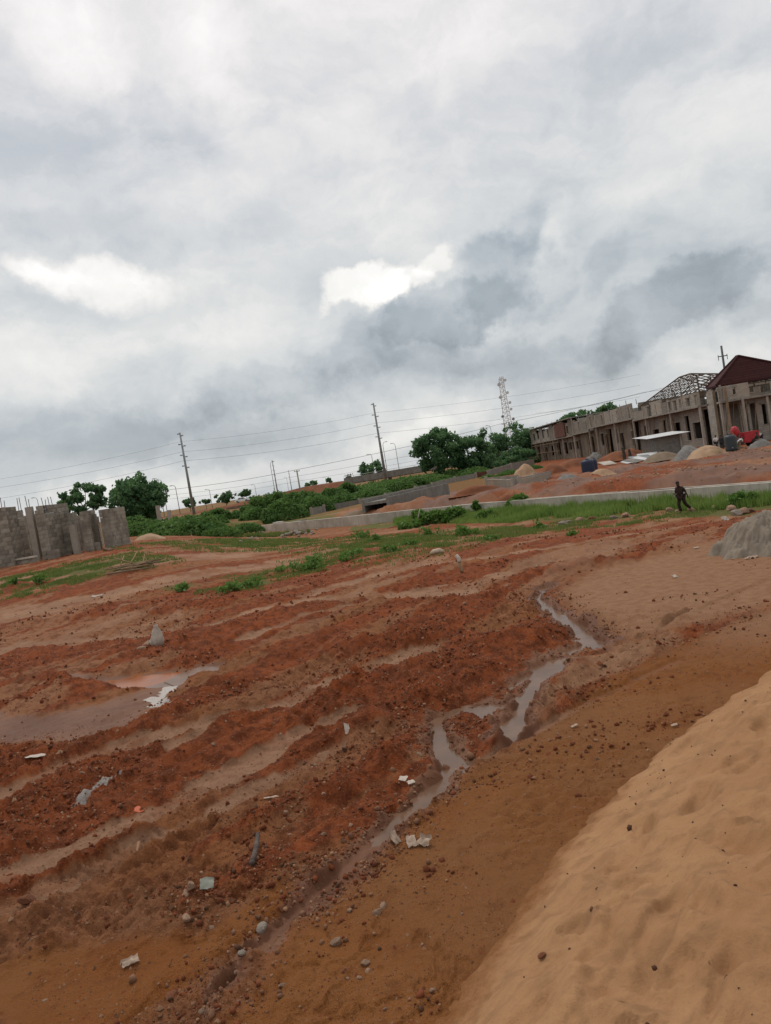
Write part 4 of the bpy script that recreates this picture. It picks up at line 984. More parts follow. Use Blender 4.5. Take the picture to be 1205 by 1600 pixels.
def car():
    p = at(378, 787, 229.6); z = float(np.interp(p.x, [-58, -44, -33], [1.4, 1.7, 2.4])) + .05
    root = empty('parked_car', (p.x, 231.2, z), 0, 'small white saloon car standing on the far embankment road', 'car')
    b = MB(); prof = [(-2.15, .3), (-2.2, .62), (-2.05, .85), (-1.45, .93), (-.85, 1.40), (.55, 1.42), (1.2, .98), (2.0, .86), (2.2, .62), (2.15, .3)]
    n = len(prof); ins = [.0 if z < 1 else .16 for x, z in prof]
    b.add([(x, -.85 + i, z) for (x, z), i in zip(prof, ins)] + [(x, .85 - i, z) for (x, z), i in zip(prof, ins)], [tuple(range(n)), tuple(range(2 * n - 1, n - 1, -1))] + [(i, n + i, n + (i + 1) % n, (i + 1) % n) for i in range(n)])
    b.build('body', WHITEP, root)
    for s in (-1, 1):
        for q in ([(-1.2, .97), (-.82, 1.33), (-.2, 1.34), (-.2, .97)], [(-.1, .97), (-.1, 1.34), (.5, 1.34), (.98, .97)]):
            g = MB(); g.add([(x, s * (.86 if z < 1 else .725), z) for x, z in q], [(0, 1, 2, 3)]); g.build('side_window', GLASSD, root)
        for x in (-1.35, 1.35):
            wl = MB(); wl.tube([(x, s * .66, .32), (x, s * .87, .32)], .32, 12); t = wl.build('wheel', RUBBER, root)
            rm = MB(); rm.tube([(x, s * .85, .32), (x, s * .885, .32)], .19, 10); rm.build('rim', STEELP, t)
    for xx, nm, m in ((2.19, 'headlight', WHITEP), (-2.19, 'tail_light', REDP)):
        for s in (-1, 1):
            g = MB(); g.box((xx - .04, s * .6 - .16, .62), (xx + .04, s * .6 + .16, .76)); g.build(nm, m, root)
car()

# ------------------------------------------------------------------ poles, masts, cables
def pole_pts(bx, by, tx, ty, Y):
    b = at(bx, by, Y); t = at(tx, ty, Y); x = (b.x + t.x) / 2
    return x, min(b.z, bz1(x, Y)) - .2, t.z
def steel_pole(bx, by, tx, ty, Y, r, label, arms=True, grp='tall tubular power poles'):
    x, zb, zt = pole_pts(bx, by, tx, ty, Y); root = empty('power_pole', (x, Y, zb), 0, label, 'power pole', grp); H = zt - zb
    mb = MB(); mb.tube([(0, 0, 0), (0, 0, H)], [r, r * .5], 10); mb.build('shaft', STEELP, root, True)
    if arms:
        for k, f in enumerate((.985, .86, .73, .60)):
            for s in (-1, 1):
                m2 = MB(); zz = H * f + (0 if s < 0 else -.55); L = .95 if k else .6
                m2.tube([(s * r * .4, 0, zz), (s * L, 0, zz + .12)], .09, 6); 
                for q in range(3): m2.tube([(s * (L * .45 + q * .2), 0, zz + .03), (s * (L * .45 + q * .2 + .06), 0, zz + .03)], .17, 8)
                m2.build('insulator_arm', STEELD, root)
    return root
steel_pole(302, 797, 281.5, 676, 205, .42, 'tall tapered steel power pole left of the white car')
steel_pole(603, 744, 582.5, 630, 215, .42, 'tall tapered steel power pole standing before the bridge end')
steel_pole(432, 762, 426, 719, 560, .5, 'far grey power pole beside a thinner twin, above the big dark bush')
steel_pole(455, 760, 451, 735, 800, .45, 'most distant grey power pole, just left of the wooden pole')
def lamp(bx, by, tx, ty, Y, label, arm=1, r=.13):
    x, zb, zt = pole_pts(bx, by, tx, ty, Y); root = empty('street_lamp', (x, Y, zb), 0, label, 'street lamp', 'street lamps along the far road'); H = zt - zb
    mb = MB(); mb.tube([(0, 0, 0), (0, 0, H * .93), (arm * -.35, 0, H * .985), (arm * -1.1, 0, H)], [r, r * .75, r * .65, r * .55], 7); mb.build('post', STEELP, root, True)
    h = MB(); h.box((min(-arm * 1.0, -arm * 1.9), -.2, H - .12), (max(-arm * 1.0, -arm * 1.9), .2, H + .08)); h.build('lamp_head', STEELP, root)
for a in [(63, 800, 57, 777, 270, 'curved street lamp rising behind the left block piers'), (255, 790, 246, 747, 265, 'street lamp at the right edge of the dense left tree, left of its twin'),
          (259, 790, 253, 749, 285, 'street lamp at the right edge of the dense left tree, right of its twin'), (281, 797, 273.5, 758, 260, 'single street lamp left of the tall power pole'),
          (331, 787, 327, 764, 330, 'street lamp between the left tall pole and the white car'), (400, 770, 398, 757, 430, 'short street lamp just right of the white car'),
          (428, 762, 422.5, 722, 330, 'thin street lamp left of the far grey power pole', -1), (450, 762, 448, 745, 600, 'shortest thin post left of the wooden pole'),
          (510, 757, 509, 745, 450, 'tiny street lamp on the red embankment'), (586, 748, 581, 709, 300, 'street lamp just left of the bridge pole'),
          (606, 744, 598, 691, 300, 'street lamp just right of the bridge pole', -1), (625, 741, 617, 692, 320, 'thin lamp standing alone on the bridge right of the pole'),
          (762, 697, 757, 668, 330, 'street lamp before the wide dark tree, leftmost of three'), (770, 697, 767, 664, 320, 'street lamp left of the pale mast-side pole'), (813, 702, 808, 664, 320, 'street lamp to the right of the lattice mast')]:
    lamp(*a)
def wood_pole(bx, by, tx, ty, Y, label, m=TIMBER, cross=1.6, r=.15):
    x, zb, zt = pole_pts(bx, by, tx, ty, Y); root = empty('utility_pole', (x, Y, zb), 0, label, 'utility pole', 'short utility poles'); H = zt - zb
    mb = MB(); mb.tube([(0, 0, 0), (0, 0, H)], [r, r * .8], 8); mb.build('shaft', m, root, True)
    c = MB(); c.box((-cross / 2, -.08, H - .35), (cross / 2, .08, H - .2)); c.build('crossarm', m, root)
    for s in (-1, 0, 1):
        q = MB(); q.tube([(s * cross * .44, 0, H - .2), (s * cross * .44, 0, H + .05)], .07, 6); q.build('insulator', STEELD, root)
    return root
wood_pole(472, 778, 463, 735, 200, 'grey-brown wooden pole leaning beside the big dark bush', COLMAT, 1.4, .22)
wood_pole(794, 702, 788, 661, 235, 'pale pole carrying the lower cable below the lattice mast', COLMAT, 1.6, .26)
wood_pole(757, 700, 755, 688, 240, 'stub pole among the low thick trees', COLMAT, .8, .22)
def cross_pole():
    x, zb, zt = pole_pts(1134, 600, 1128.5, 540, 120); root = empty('utility_pole', (x, 120, zb), 0, 'dark pole with two short crossarms rising behind the maroon roof', 'utility pole', 'short utility poles'); H = zt - zb
    mb = MB(); mb.tube([(0, 0, 0), (0, 0, H)], [.22, .16], 8); mb.build('shaft', STEELD, root, True)
    for z, w in ((H - 1.6, 1.5), (H - 1.75, .1)):
        if w > 1:
            c = MB(); c.box((-w / 2, -.07, z - .07), (w / 2, .07, z + .07)); c.build('crossarm', STEELD, root)
            for s in (-1, 1):
                q = MB(); q.tube([(s * w * .46, 0, z - .6), (s * w * .46, 0, z + .25)], .05, 5); q.build('insulator', STEELD, root)
cross_pole()
wood_pole(546, 754, 543, 741, 240, 'left one of two short dark posts on the embankment', STEELD, 2.0, .16); wood_pole(550, 753, 547.5, 740, 243, 'right one of two short dark posts on the embankment', STEELD, 1.6, .16)
def lattice():
    x, zb, zt = pole_pts(797, 700, 786, 591, 330); root = empty('lattice_mast', (x, 330, zb), 0, 'white lattice telecom mast with drum antennas behind the trees', 'mast'); H = zt - zb
    def wd(f): return 2.6 - 1.55 * f
    for k in range(3):
        a = 2 * math.pi * k / 3 + .5; mb = MB(); mb.tube([(wd(0) * math.cos(a), wd(0) * math.sin(a), 0), (wd(1) * math.cos(a), wd(1) * math.sin(a), H)], .13, 5); mb.build('leg', SHEET, root)
        mb = MB(); nz = 20
        for i in range(nz):
            f0, f1 = i / nz, (i + 1) / nz
            for k2, fa, fb in ((1, f0, f1), (1, f1, f1)):
                b = a + 2 * math.pi / 3; A = (wd(fa) * math.cos(a), wd(fa) * math.sin(a), H * fa); B = (wd(fb) * math.cos(b), wd(fb) * math.sin(b), H * fb); mb.bar(A, B, .12)
        mb.build('bracing', SHEET, root)
    for f, a, r in ((.97, .2, .6), (.93, 3.1, .75), (.82, .4, .6), (.78, 2.9, .7), (.70, .1, .6), (.62, .3, .55), (.55, 2.8, .6), (.5, .2, .6), (.42, .3, .5)):
        mb = MB(); c = Vector((wd(f) * 1.25 * math.cos(a), -1.0, H * f)); mb.tube([c, c + Vector((0, -.7, 0))], r, 10); mb.build('drum_antenna', SHEET if f > .6 else STEELP, root)
    for s in (-1, 0, 1):
        mb = MB(); mb.box((s * .7 - .15, -1.3, H * .985 - .6), (s * .7 + .15, -1.1, H + .7)); mb.build('panel_antenna', SHEET, root)
lattice()
def cable(pts, r, label, grp, sag=.9):
    vs = []
    P = [at(*p) for p in pts]
    for a, b in zip(P[:-1], P[1:]):
        n = 10
        for i in range(n + (b is P[-1])):
            t = i / n; q = a.lerp(b, t); q.z -= 4 * sag * t * (1 - t); vs.append(q)
    mb = MB(); mb.tube(vs, r, 4); tag(mb.build('power_line', WIRE), label, 'power line', grp)
HV = 'high cables between the tall power poles'; LV = 'low cables along the far road'
cable([(-90, 762, 195), (282.5, 690, 205), (585, 645, 215), (1000, 585, 228)], .019, 'topmost high cable strung between the two tall poles', HV)
cable([(-90, 774, 195), (285, 706, 205), (588, 661, 215), (1000, 602, 228)], .022, 'second high cable from the top', HV)
cable([(-90, 792, 195), (287, 720, 205), (590, 677, 215), (1000, 620, 228)], .024, 'third high cable from the top', HV)
cable([(-60, 820, 196), (256, 766, 197), (463, 734, 200), (788, 661, 235), (1060, 600, 250)], .042, 'thick lowest-slung cable meeting the tops of the wooden and pale poles', LV, .5)
cable([(-60, 828, 197), (258, 774, 198), (464, 744, 201), (789, 680, 236), (900, 656, 240)], .024, 'thin cable just below the thick one', LV, .5)
cable([(-60, 836, 198), (259, 780, 199), (465, 752, 201), (790, 690, 236)], .022, 'lowest thin cable by the road', LV, .5)
cable([(836, 646, 200), (1005, 613, 150), (1240, 566, 115)], .022, 'cable passing over the roofs of the terrace', LV, .5)
for px, py, px2, py2, lab in ((249, 813, 246, 790, 'leaning pale concrete post at the right of the dense left tree'), (265, 809, 264, 797, 'short concrete post right of the leaning one')):
    b, t = at(px, py, 80), at(px2, py2, 80); mb = MB(); mb.bar(b - Vector((0, 0, .6)), t, .34); tag(mb.build('concrete_post', COLMAT), lab, 'post')
# ------------------------------------------------------------------ block piers on the left, laid block by block
BLK = {}
def block_mesh(L, W):
    k = (round(L, 3), round(W, 3))
    if k not in BLK:
        mb = MB(); e = .012; h = .213
        for (x, y) in ((0, 0),):
            mb.box((0, 0, 0), (L - .014, W, h))
        BLK[k] = mb.mesh('block')
        BLK[k].materials.append(BLOCK)
    return BLK[k]
def piers():
    o = at(95, 866, 43); o.z = 1.0
    root = empty('unfinished_block_building', o, 0, 'unfinished roofless building of separate grey block piers at the left edge', 'building')
    cnt = [0]; rest = MB()
    def wall(x0, y0, x1, y1, z0, z1, thick=.225, rag=0.0):
        """running-bond wall between two plan points, heights above the ground datum"""
        d = Vector((x1 - x0, y1 - y0, 0)); L = d.length; d.normalize(); ang = math.atan2(d.y, d.x)
        n = max(1, round((z1 - z0) / .225)); mortar(x0, y0, x1, y1, z0, z0 + (n - (2 if rag else 0)) * .225 - .03, thick)
        for r in range(n):
            t = 0.0; first = .45 if r % 2 == 0 else .225
            if r >= n - 2 and rag and random.random() < rag: t += .45
            while t < L - .08:
                bl = min(first, L - t); first = .45
                if L - t - bl < .08: bl = L - t
                pos = Vector((x0, y0, z0 + r * .225)) + d * t - o
                pos += Vector((-d.y, d.x, 0)) * random.uniform(-.012, .012); pos.z += random.uniform(-.004, .004)
                if cnt[0] < 300:
                    b = link('block', block_mesh(bl, thick), None, root, pos); b.rotation_euler.z = ang + random.uniform(-.012, .012); cnt[0] += 1
                else:
                    m_ = Matrix.Translation(pos) @ Matrix.Rotation(ang, 4, 'Z'); src = block_mesh(bl, thick)
                    rest.add([m_ @ v.co for v in src.vertices], [tuple(p.vertices) for p in src.polygons])
                t += bl
    def mortar(x0, y0, x1, y1, z0, z1, thick):
        d = Vector((x1 - x0, y1 - y0, 0)); L = d.length; d.normalize(); n = Vector((-d.y, d.x, 0)); e = .018; mb = MB()
        a = Vector((x0, y0, 0)) + d * e + n * e - o; q = Vector((x1, y1, 0)) - d * (e + .014) + n * e - o; w = n * (thick - 2 * e)
        z0 -= 2 * o.z; z1 -= 2 * o.z; vs = [a, q, q + w, a + w]
        mb.add([Vector((v.x, v.y, z0 + o.z)) for v in vs] + [Vector((v.x, v.y, z1 + o.z)) for v in vs], [(0, 3, 2, 1), (4, 5, 6, 7), (0, 1, 5, 4), (1, 2, 6, 5), (2, 3, 7, 6), (3, 0, 4, 7)]); mb.build('mortar_bed', MORTAR, root)
    def X(px, py, Y): return at(px, py, Y).x
    def Zt(px, py, Y): return at(px, py, Y).z
    def front(pl, pr, ptop, pbase, Y, thick=.225, rag=.0, zb=None):
        xl, xr = X(pl, (ptop + pbase) / 2, Y), X(pr, (ptop + pbase) / 2, Y)
        zt = Zt((pl + pr) / 2, ptop, Y); z0 = Zt((pl + pr) / 2, pbase, Y) - .25 if zb is None else zb
        wall(xl, Y, xr, Y, z0, zt, thick, rag); return xl, xr, z0, zt
    def column(pl, pr, ptop, pbase, Y, dep=.3):
        xl, xr = X(pl, (ptop + pbase) / 2, Y), X(pr, (ptop + pbase) / 2, Y); mb = MB()
        mb.box((xl - o.x, Y - o.y, Zt(pl, pbase, Y) - .4 - o.z), (xr - o.x, Y + dep - o.y, Zt(pl, ptop, Y) - o.z)); mb.build('cast_column', COLMAT, root)
    # near left pier and its return
    a = front(-44, 15, 795, 890, 40.6, rag=.3); wall(a[1] - .2, 40.85, a[1] - .2, 42.4, a[2], a[3])
    b = front(21, 40, 796, 872, 43.8, rag=.2)
    column(45, 55, 792, 866, 41.8)
    d1 = front(60, 72, 793, 868, 41.6); wall(d1[1] - .2, 41.85, d1[1] + .2, 44.6, d1[2], d1[3] + .05, rag=.2)
    e1 = front(98, 110, 799, 858, 43.6, rag=.2); column(111, 120, 820, 866, 42.6, .35); wall(e1[1] - .2, 43.85, e1[1] - .1, 45.2, e1[2], e1[3])
    f1 = front(121, 128, 806, 858, 46.0); f2 = front(129, 142, 797, 861, 43.0, rag=.1); wall(f2[1] - .2, 43.25, f2[1] - .1, 44.4, f2[2], f2[3])
    g1 = front(147, 153, 800, 852, 44.0, rag=.2)
    h1 = front(159, 172, 795, 858, 43.2, rag=.1); wall(h1[1] - .2, 43.45, h1[1] + .15, 45.8, h1[2], h1[3] + .05)
    # back rooms
    front(40, 62, 803, 866, 48.5); front(143, 157, 809, 852, 48.5); front(-20, 20, 800, 880, 49)
    # plinths
    front(20, 62, 872, 890, 40.9, zb=.55); front(74, 92, 858, 874, 41.4, zb=.6); front(92, 110, 857, 866, 43.2, zb=.7); front(141, 158, 850, 862, 43.2, zb=.8); front(173, 184, 853, 860, 43.9, zb=.9)
    mb = MB(); xl, xr = X(22, 876, 40.8), X(54, 870, 40.8); mb.box((xl - o.x, 40.8 - o.y, Zt(38, 873, 40.8) - .02 - o.z), (xr - o.x, 41.2 - o.y, Zt(38, 873, 40.8) + .06 - o.z)); mb.build('sill_cap', CONC, root)
    if rest.v:
        ob = rest.build('rear_blockwork', BLOCK, root); ob['kind'] = 'stuff'
    for pl, py, Y in ((3, 795, 40.7), (8, 795, 40.9), (29, 794, 42.9), (33, 794, 43), (43, 792, 42.1), (46, 792, 42.2), (69, 793, 42.2), (72, 793, 42.4), (78, 792, 43.6), (83, 792, 44.2)):
        p = at(pl, py, Y); mb = MB(); mb.tube([p - o - Vector((0, 0, .2)), p - o + Vector((random.uniform(-.06, .06), 0, random.uniform(.42, .62)))], .018, 5); mb.build('starter_bar', STEELD, root)
piers()

# ------------------------------------------------------------------ the terrace of unfinished houses on the right
FX = 43.0
def fy(px, py): return face(px, py, FX).y
def fz(px, py): return face(px, py, FX).z
YE = 88.0
def terrace(name, pxa, pxb, slab, top, gopen, uopen, label, low_mat, up_mat, props=10, depth=11, axis='y'):
    """one house; its front runs along y at x = FX, or along x at y = YE; openings are (px left, px right, z low, z high)"""
    ym = 690
    pu = (lambda px: fy(px, ym)) if axis == 'y' else (lambda px: at(px, 670, YE).x)
    ua, ub = sorted((pu(pxa), pu(pxb)))
    root = empty(name, (FX, (ua + ub) / 2, -.6) if axis == 'y' else ((ua + ub) / 2, YE, -.6), 0, label, 'building', 'houses under construction in one row'); o = Vector(root.location)
    def P(w, u, z): return Vector((FX + w, u, z) if axis == 'y' else (u, YE + w, z)) - o
    def BX(w0, u0, z0, w1, u1, z1, nm, m, mb=None):
        q = mb or MB(); a, b = P(w0, u0, z0), P(w1, u1, z1); q.box((min(a.x, b.x), min(a.y, b.y), z0 - o.z), (max(a.x, b.x), max(a.y, b.y), z1 - o.z))
        return None if mb else q.build(nm, m, root)
    def panel(z0, z1, ops, m, nm='wall', W=0.0, ua=ua, ub=ub):
        ops = sorted([(max(ua, min(pu(b), pu(a))), min(ub, max(pu(a), pu(b))), max(z0, za), min(z1, zb)) for a, b, za, zb in ops if zb > z0 and za < z1])
        u = ua; mb = MB(); wins = []
        for (a, b, za, zb) in ops:
            a = max(a, u + .02)
            if b - a < .2: continue
            BX(W, u, z0, W + .23, a, z1, '', m, mb)
            if za > z0 + .02: BX(W, a, z0, W + .23, b, za, '', m, mb)
            if zb < z1 - .02: BX(W, a, zb, W + .23, b, z1, '', m, mb)
            wins.append((a, b, za, zb)); u = b
        if ub > u + .02: BX(W, u, z0, W + .23, ub, z1, '', m, mb)
        mb.build(nm, m, root)
        for (a, b, za, zb) in wins:     # lintel and sill round each opening
            if za > z0 + .3: BX(W - .05, a - .1, za - .08, W + .2, b + .1, za + .02, 'sill', SLAB)
            if zb < z1 - .1: BX(W - .04, a - .2, zb - .01, W + .2, b + .2, zb + .2, 'lintel', SLAB)
    auto = []
    if axis == 'y':                      # further dark doorways and window holes between the noted ones
        inv = lambda u_: next((px_ for px_ in np.arange(800, 1130, .5) if pu(px_) <= u_), 1130)
        u = ua + 2.0
        while u < ub - 4:
            w_ = random.uniform(1.8, 3.4); lo = random.choice((.9, .9, -1.2)); auto.append((inv(u + w_), inv(u), lo, random.uniform(3.0, 3.9))); u += w_ + random.uniform(3.2, 6.5)
    panel(-1.2, slab, gopen + auto, low_mat)
    u = ua; UW = -1.0                    # the upper wall stands forward on the slab, in lengths of uneven height
    while u < ub - .3:
        n_ = min(ub, u + random.uniform(2.6, 5.2)); n_ = ub if ub - n_ < 1.2 else n_
        panel(slab + .22, top + random.choice((-1.0, -.55, -.2, 0, .1, .3)), uopen, random.choice((up_mat, up_mat, low_mat)), 'upper_wall', UW, u + .004, n_ - .004); u = n_
    BX(UW - .2, ua, slab + .003, depth, ub - .02, slab + .217, 'floor_slab', SLAB)
    nc = max(1, int((ub - ua) / 4.5))
    for k in range(nc + 1):
        uu = ua + .15 + (ub - ua - .3) * k / nc
        uu += random.uniform(-.8, .8) * (0 < k < nc)
        if k % 2 == 0 or axis == 'x': BX(UW - .05, uu - .13, -1.2, UW + .2, uu + .13, slab, 'front_column', COLMAT)
    for uu in (ua, ub - .23):
        BX(.233, uu + .003, -1.2, depth - .233, uu + .227, slab, 'side_wall', low_mat); BX(.233, uu + .003, slab + .22, depth - .233, uu + .227, top - .1, 'upper_side_wall', up_mat)
    BX(depth - .23, ua, -1.2, depth, ub, top - .3, 'back_wall', low_mat)
    nb = max(1, int((ub - ua) / 5))
    for k in range(1, nb):
        uu = ua + (ub - ua) * k / nb; BX(.24, uu, -1.2, depth - .24, uu + .2, slab, 'partition', DARK)  # partitions coloured dark so the openings look unlit
    for k in range(nb + 1):
        uu = ua + .15 + (ub - ua - .3) * k / nb + random.uniform(-.3, .3)
        BX(UW - .06, uu - .13, slab + .22, UW - .003, uu + .13, top + random.choice((-.5, -.2, .05, .3)), 'column', COLMAT)
        if random.random() < .6:
            q = MB(); q.tube([P(.1, uu, top - .3), P(.1, uu + .1, top + random.uniform(.5, 1.1))], .05, 4); q.build('starter_bar', STEELD, root)
    for k in range(props):
        uu = random.uniform(ua + .3, ub - .3); ln = random.uniform(-1.1, 1.1); ww = -random.uniform(.3, .9)
        q = MB(); q.tube([P(ww - random.uniform(0, .5), uu + ln, -.9), P(ww, uu, slab - .02)], random.uniform(.035, .06), 5); q.build('timber_prop', TIMBER, root)
    return root, ua, ub, o
def C5(x): return 820 + x / 5.738
def C6(x): return 990 + x / 5.605
rA, yA0, yA1, oA = terrace('unfinished_house', 836.5, 905, 4.55, 8.2, [(C5(390), C5(415), 1.7, 3.4), (C5(425), C5(447), 1.7, 3.4), (C5(455), C5(477), 1.7, 3.4), (C5(540), C5(600), -1, 3.9), (C5(180), C5(200), 1.6, 3.2)],
        [(C5(118), C5(134), 5.4, 7.3), (C5(153), C5(170), 5.6, 7.4), (C5(203), C5(216), 5.6, 7.4), (C5(250), C5(266), 5.6, 7.4), (C5(430), C5(446), 5.4, 7.0)],
        'two-storey unfinished house with flat roof edge and timber staging, leftmost of the row', PLAST, FAC, 14)
mb = MB(); ya, yb = fy(C5(408), 670), fy(C5(312), 670); mb.box((FX - 1.3 - oA.x, ya - oA.y, 4.9 - oA.z), (FX - 1.1 - oA.x, yb - oA.y, 8.0 - oA.z)); mb.build('red_cladding_panel', RUSTY, rA)
mb = MB(); mb.box((FX - 1.5 - oA.x, yA0 - oA.y, 8.405 - oA.z), (FX + 11.2 - oA.x, yA1 - oA.y, 8.6 - oA.z)); mb.build('roof_slab', SLAB, rA)
for z in (1.9, 3.9, 4.5):
    q = MB(); q.bar((FX - 1.1 - oA.x, fy(880, 690) - oA.y, z - oA.z), (FX - 1.1 - oA.x, yA1 - oA.y, z + .1 - oA.z), .14); q.build('staging_rail', TIMBER, rA)
for k in range(9):
    yy = yA1 - (yA1 - fy(880, 690)) * k / 8; q = MB(); q.tube([(FX - 1.2 - oA.x, yy - oA.y, -.8 - oA.z), (FX - 1.15 - oA.x, yy - oA.y, 4.9 - oA.z)], .07, 5); q.build('staging_pole', TIMBER, rA)
for k in range(4):
    yy = yA1 - 1 - k * 1.6; q = MB(); q.tube([(FX - 4.2 - oA.x, yy + 1 - oA.y, -.8 - oA.z), (FX - 1.1 - oA.x, yy - oA.y, 2.6 - oA.z)], .08, 5); q.build('raking_prop', TIMBER, rA)
rB, yB0, yB1, oB = terrace('unfinished_house', 905.3, 931, 4.75, 8.0, [(C5(480), C5(505), -1, 3.6), (C5(600), C5(622), .5, 3.8), (C5(640), C5(652), .8, 3.6)], [(C5(545), C5(560), 5.6, 7.2), (C5(615), C5(628), 5.6, 7.4)],
        'narrow unfinished house with balcony props, second from the left of the row', PLAST, FAC, 12)
rC, yC0, yC1, oC = terrace('unfinished_house', 931.3, 1004, 5.3, 7.9, [(C5(690), C5(712), 1.8, 4.0), (C5(818), C5(842), 1.8, 4.3), (C5(864), C5(896), 1.8, 4.3), (C5(978), C5(1052), -1, 4.9), (C5(745), C5(790), -1, 4.6)], [(C5(765), C5(780), 5.9, 7.3), (C5(1022), C5(1036), 5.6, 7.5), (C5(842), C5(852), 5.55, 7.6), (C5(660), C5(668), 5.55, 7.6), (C5(910), C5(918), 5.6, 7.2)],
        'long unfinished house with tall blank upper wall, left of the open roof frame', PLAST, FAC2, 14)
rD, yD0, yD1, oD = terrace('unfinished_house', 1004.3, 1113, 4.95, 6.9, [(C6(108), C6(142), 1.3, 3.9), (C6(178), C6(218), 1.3, 4.3), (C6(276), C6(304), 1.3, 4.2), (C6(352), C6(384), 1.3, 4.2), (C6(478), C6(512), .8, 4.2), (C6(640), C6(690), -1, 4.6)],
        [(C6(216), C6(252), 5.2, 6.7), (C6(404), C6(432), 5.6, 6.6), (C6(458), C6(488), 5.2, 6.6), (C6(512), C6(530), 5.7, 6.6), (C6(575), C6(610), 5.4, 6.5), (C6(655), C6(680), 5.3, 6.6)],
        'unfinished house under an open timber roof frame, behind the zinc-roofed shed', FAC2, FAC, 18)
rE, yE0, yE1, oE = terrace('unfinished_house', 1124, 1290, 4.75, 6.5, [(C6(705), C6(735), -1, 4.5), (C6(745), C6(815), -1, 4.6), (C6(850), C6(950), -1, 4.5), (C6(985), C6(1020), .2, 4.2), (C6(1045), C6(1098), -1, 4.2), (C6(1150), C6(1188), 1.6, 3.9), (C6(1290), C6(1330), 1.5, 3.9)],
        [(C6(760), C6(790), 5.2, 6.3), (C6(880), C6(905), 5.5, 6.3), (C6(1030), C6(1060), 5.4, 6.3), (C6(1125), C6(1205), 5.2, 6.35), (C6(1300), C6(1400), 5.2, 6.3)],
        'house with maroon hipped roof and open porch at the right end of the row', FAC2, FAC, 14, 2.2, 'x')
for px, dz in ((735, 1.2), (840, 1.5), (980, .2)):
    b = at(C6(px), 655, YE - 1.6); q = MB(); q.tube([Vector((b.x, b.y, -1)) - oE, Vector((b.x, b.y, 5.0 + dz)) - oE], .15, 7); q.build('porch_post', COLMAT if px > 900 else TIMBER, rE)
for k in range(16):       # loose staging on the porch roof
    x = yE0 + random.uniform(.3, 6.5); q = MB(); a = Vector((x, YE - random.uniform(.2, .7), 4.98)); q.bar(a - oE, a + Vector((random.uniform(-1.3, 1.3), random.uniform(-.2, .3), random.uniform(.7, 1.9))) - oE, .09); q.build('staging_pole', TIMBER, rE)
def hip(root, o, y0, y1, x0, x1, ze, apex, ridge, mat_):
    """solid hipped roof with ridge and hip caps"""
    ax, ay0, ay1, az = apex[0], apex[1] - ridge / 2, apex[1] + ridge / 2, apex[2]
    mb = MB(); E = [(x0, y0, ze), (x1, y0, ze), (x1, y1, ze), (x0, y1, ze)]; T = [(ax, ay0, az), (ax, ay1, az)]
    vs = [Vector(v) - o for v in E + T] + [Vector((v[0], v[1], v[2] - .22)) - o for v in E]
    mb.add(vs, [(0, 1, 4), (1, 2, 5, 4), (2, 3, 5), (3, 0, 4, 5), (0, 6, 7, 1), (1, 7, 8, 2), (2, 8, 9, 3), (3, 9, 6, 0), (9, 8, 7, 6)]); mb.build('roof', mat_, root)
    for a, b in ((E[0], T[0]), (E[1], T[0]), (E[2], T[1]), (E[3], T[1]), (T[0], T[1])):
        q = MB(); q.tube([Vector(a) - o + Vector((0, 0, .03)), Vector(b) - o + Vector((0, 0, .05))], .13, 6); q.build('ridge_cap', mat_, root)
def roof_red():
    m = bpy.data.materials.new('maroon_tiles'); m.use_nodes = True; nt = m.node_tree; N = NT(nt); b = nt.nodes['Principled BSDF']
    tc = N.n('ShaderNodeTexCoord').outputs['Object']; x, y, z = N.sep(tc)
    st = N.n('ShaderNodeTexBrick'); N.put(st.inputs['Vector'], N.comb(N.m('ADD', y, N.m('MULTIPLY', x, .35)), N.m('MULTIPLY', z, 1.0), 0.0)); st.inputs['Brick Width'].default_value = 1.2; st.inputs['Row Height'].default_value = .28; st.inputs['Scale'].default_value = 1; st.inputs['Mortar Size'].default_value = .03
    st.inputs['Color1'].default_value = (.062, .022, .020, 1); st.inputs['Color2'].default_value = (.048, .017, .016, 1); st.inputs['Mortar'].default_value = (.032, .012, .012, 1)
    nt.links.new(N.mix(N.m('MULTIPLY', N.step(N.noise(tc, .6, 4), .45, .65), .4), st.outputs[0], (.05, .02, .02)), b.inputs['Base Color']); b.inputs['Roughness'].default_value = .75; b.inputs['Specular IOR Level'].default_value = .15
    el = at(1119, 602, 87.0); q = ray(1102, 598); yb = el.x * q[1] / q[0]; ym_ = (el.y + yb) / 2
    ap = at(1152, 557, ym_); hw = ap.x - el.x
    hip(rE, oE, el.y, yb, el.x, ap.x + hw * 2.1, el.z, (ap.x, ap.y, ap.z), .5, m)
    for k in range(2):          # gable-end walls carrying the roof
        mb = MB(); xx = (el.x + .5, ap.x + hw * 2.1 - .7)[k]; mb.box((xx - oE.x, 90.3 - oE.y, -1.2 - oE.z), (xx + .23 - oE.x, yb - .6 - oE.y, el.z - .25 - oE.z)); mb.build('side_wall', FAC2, rE)
roof_red()
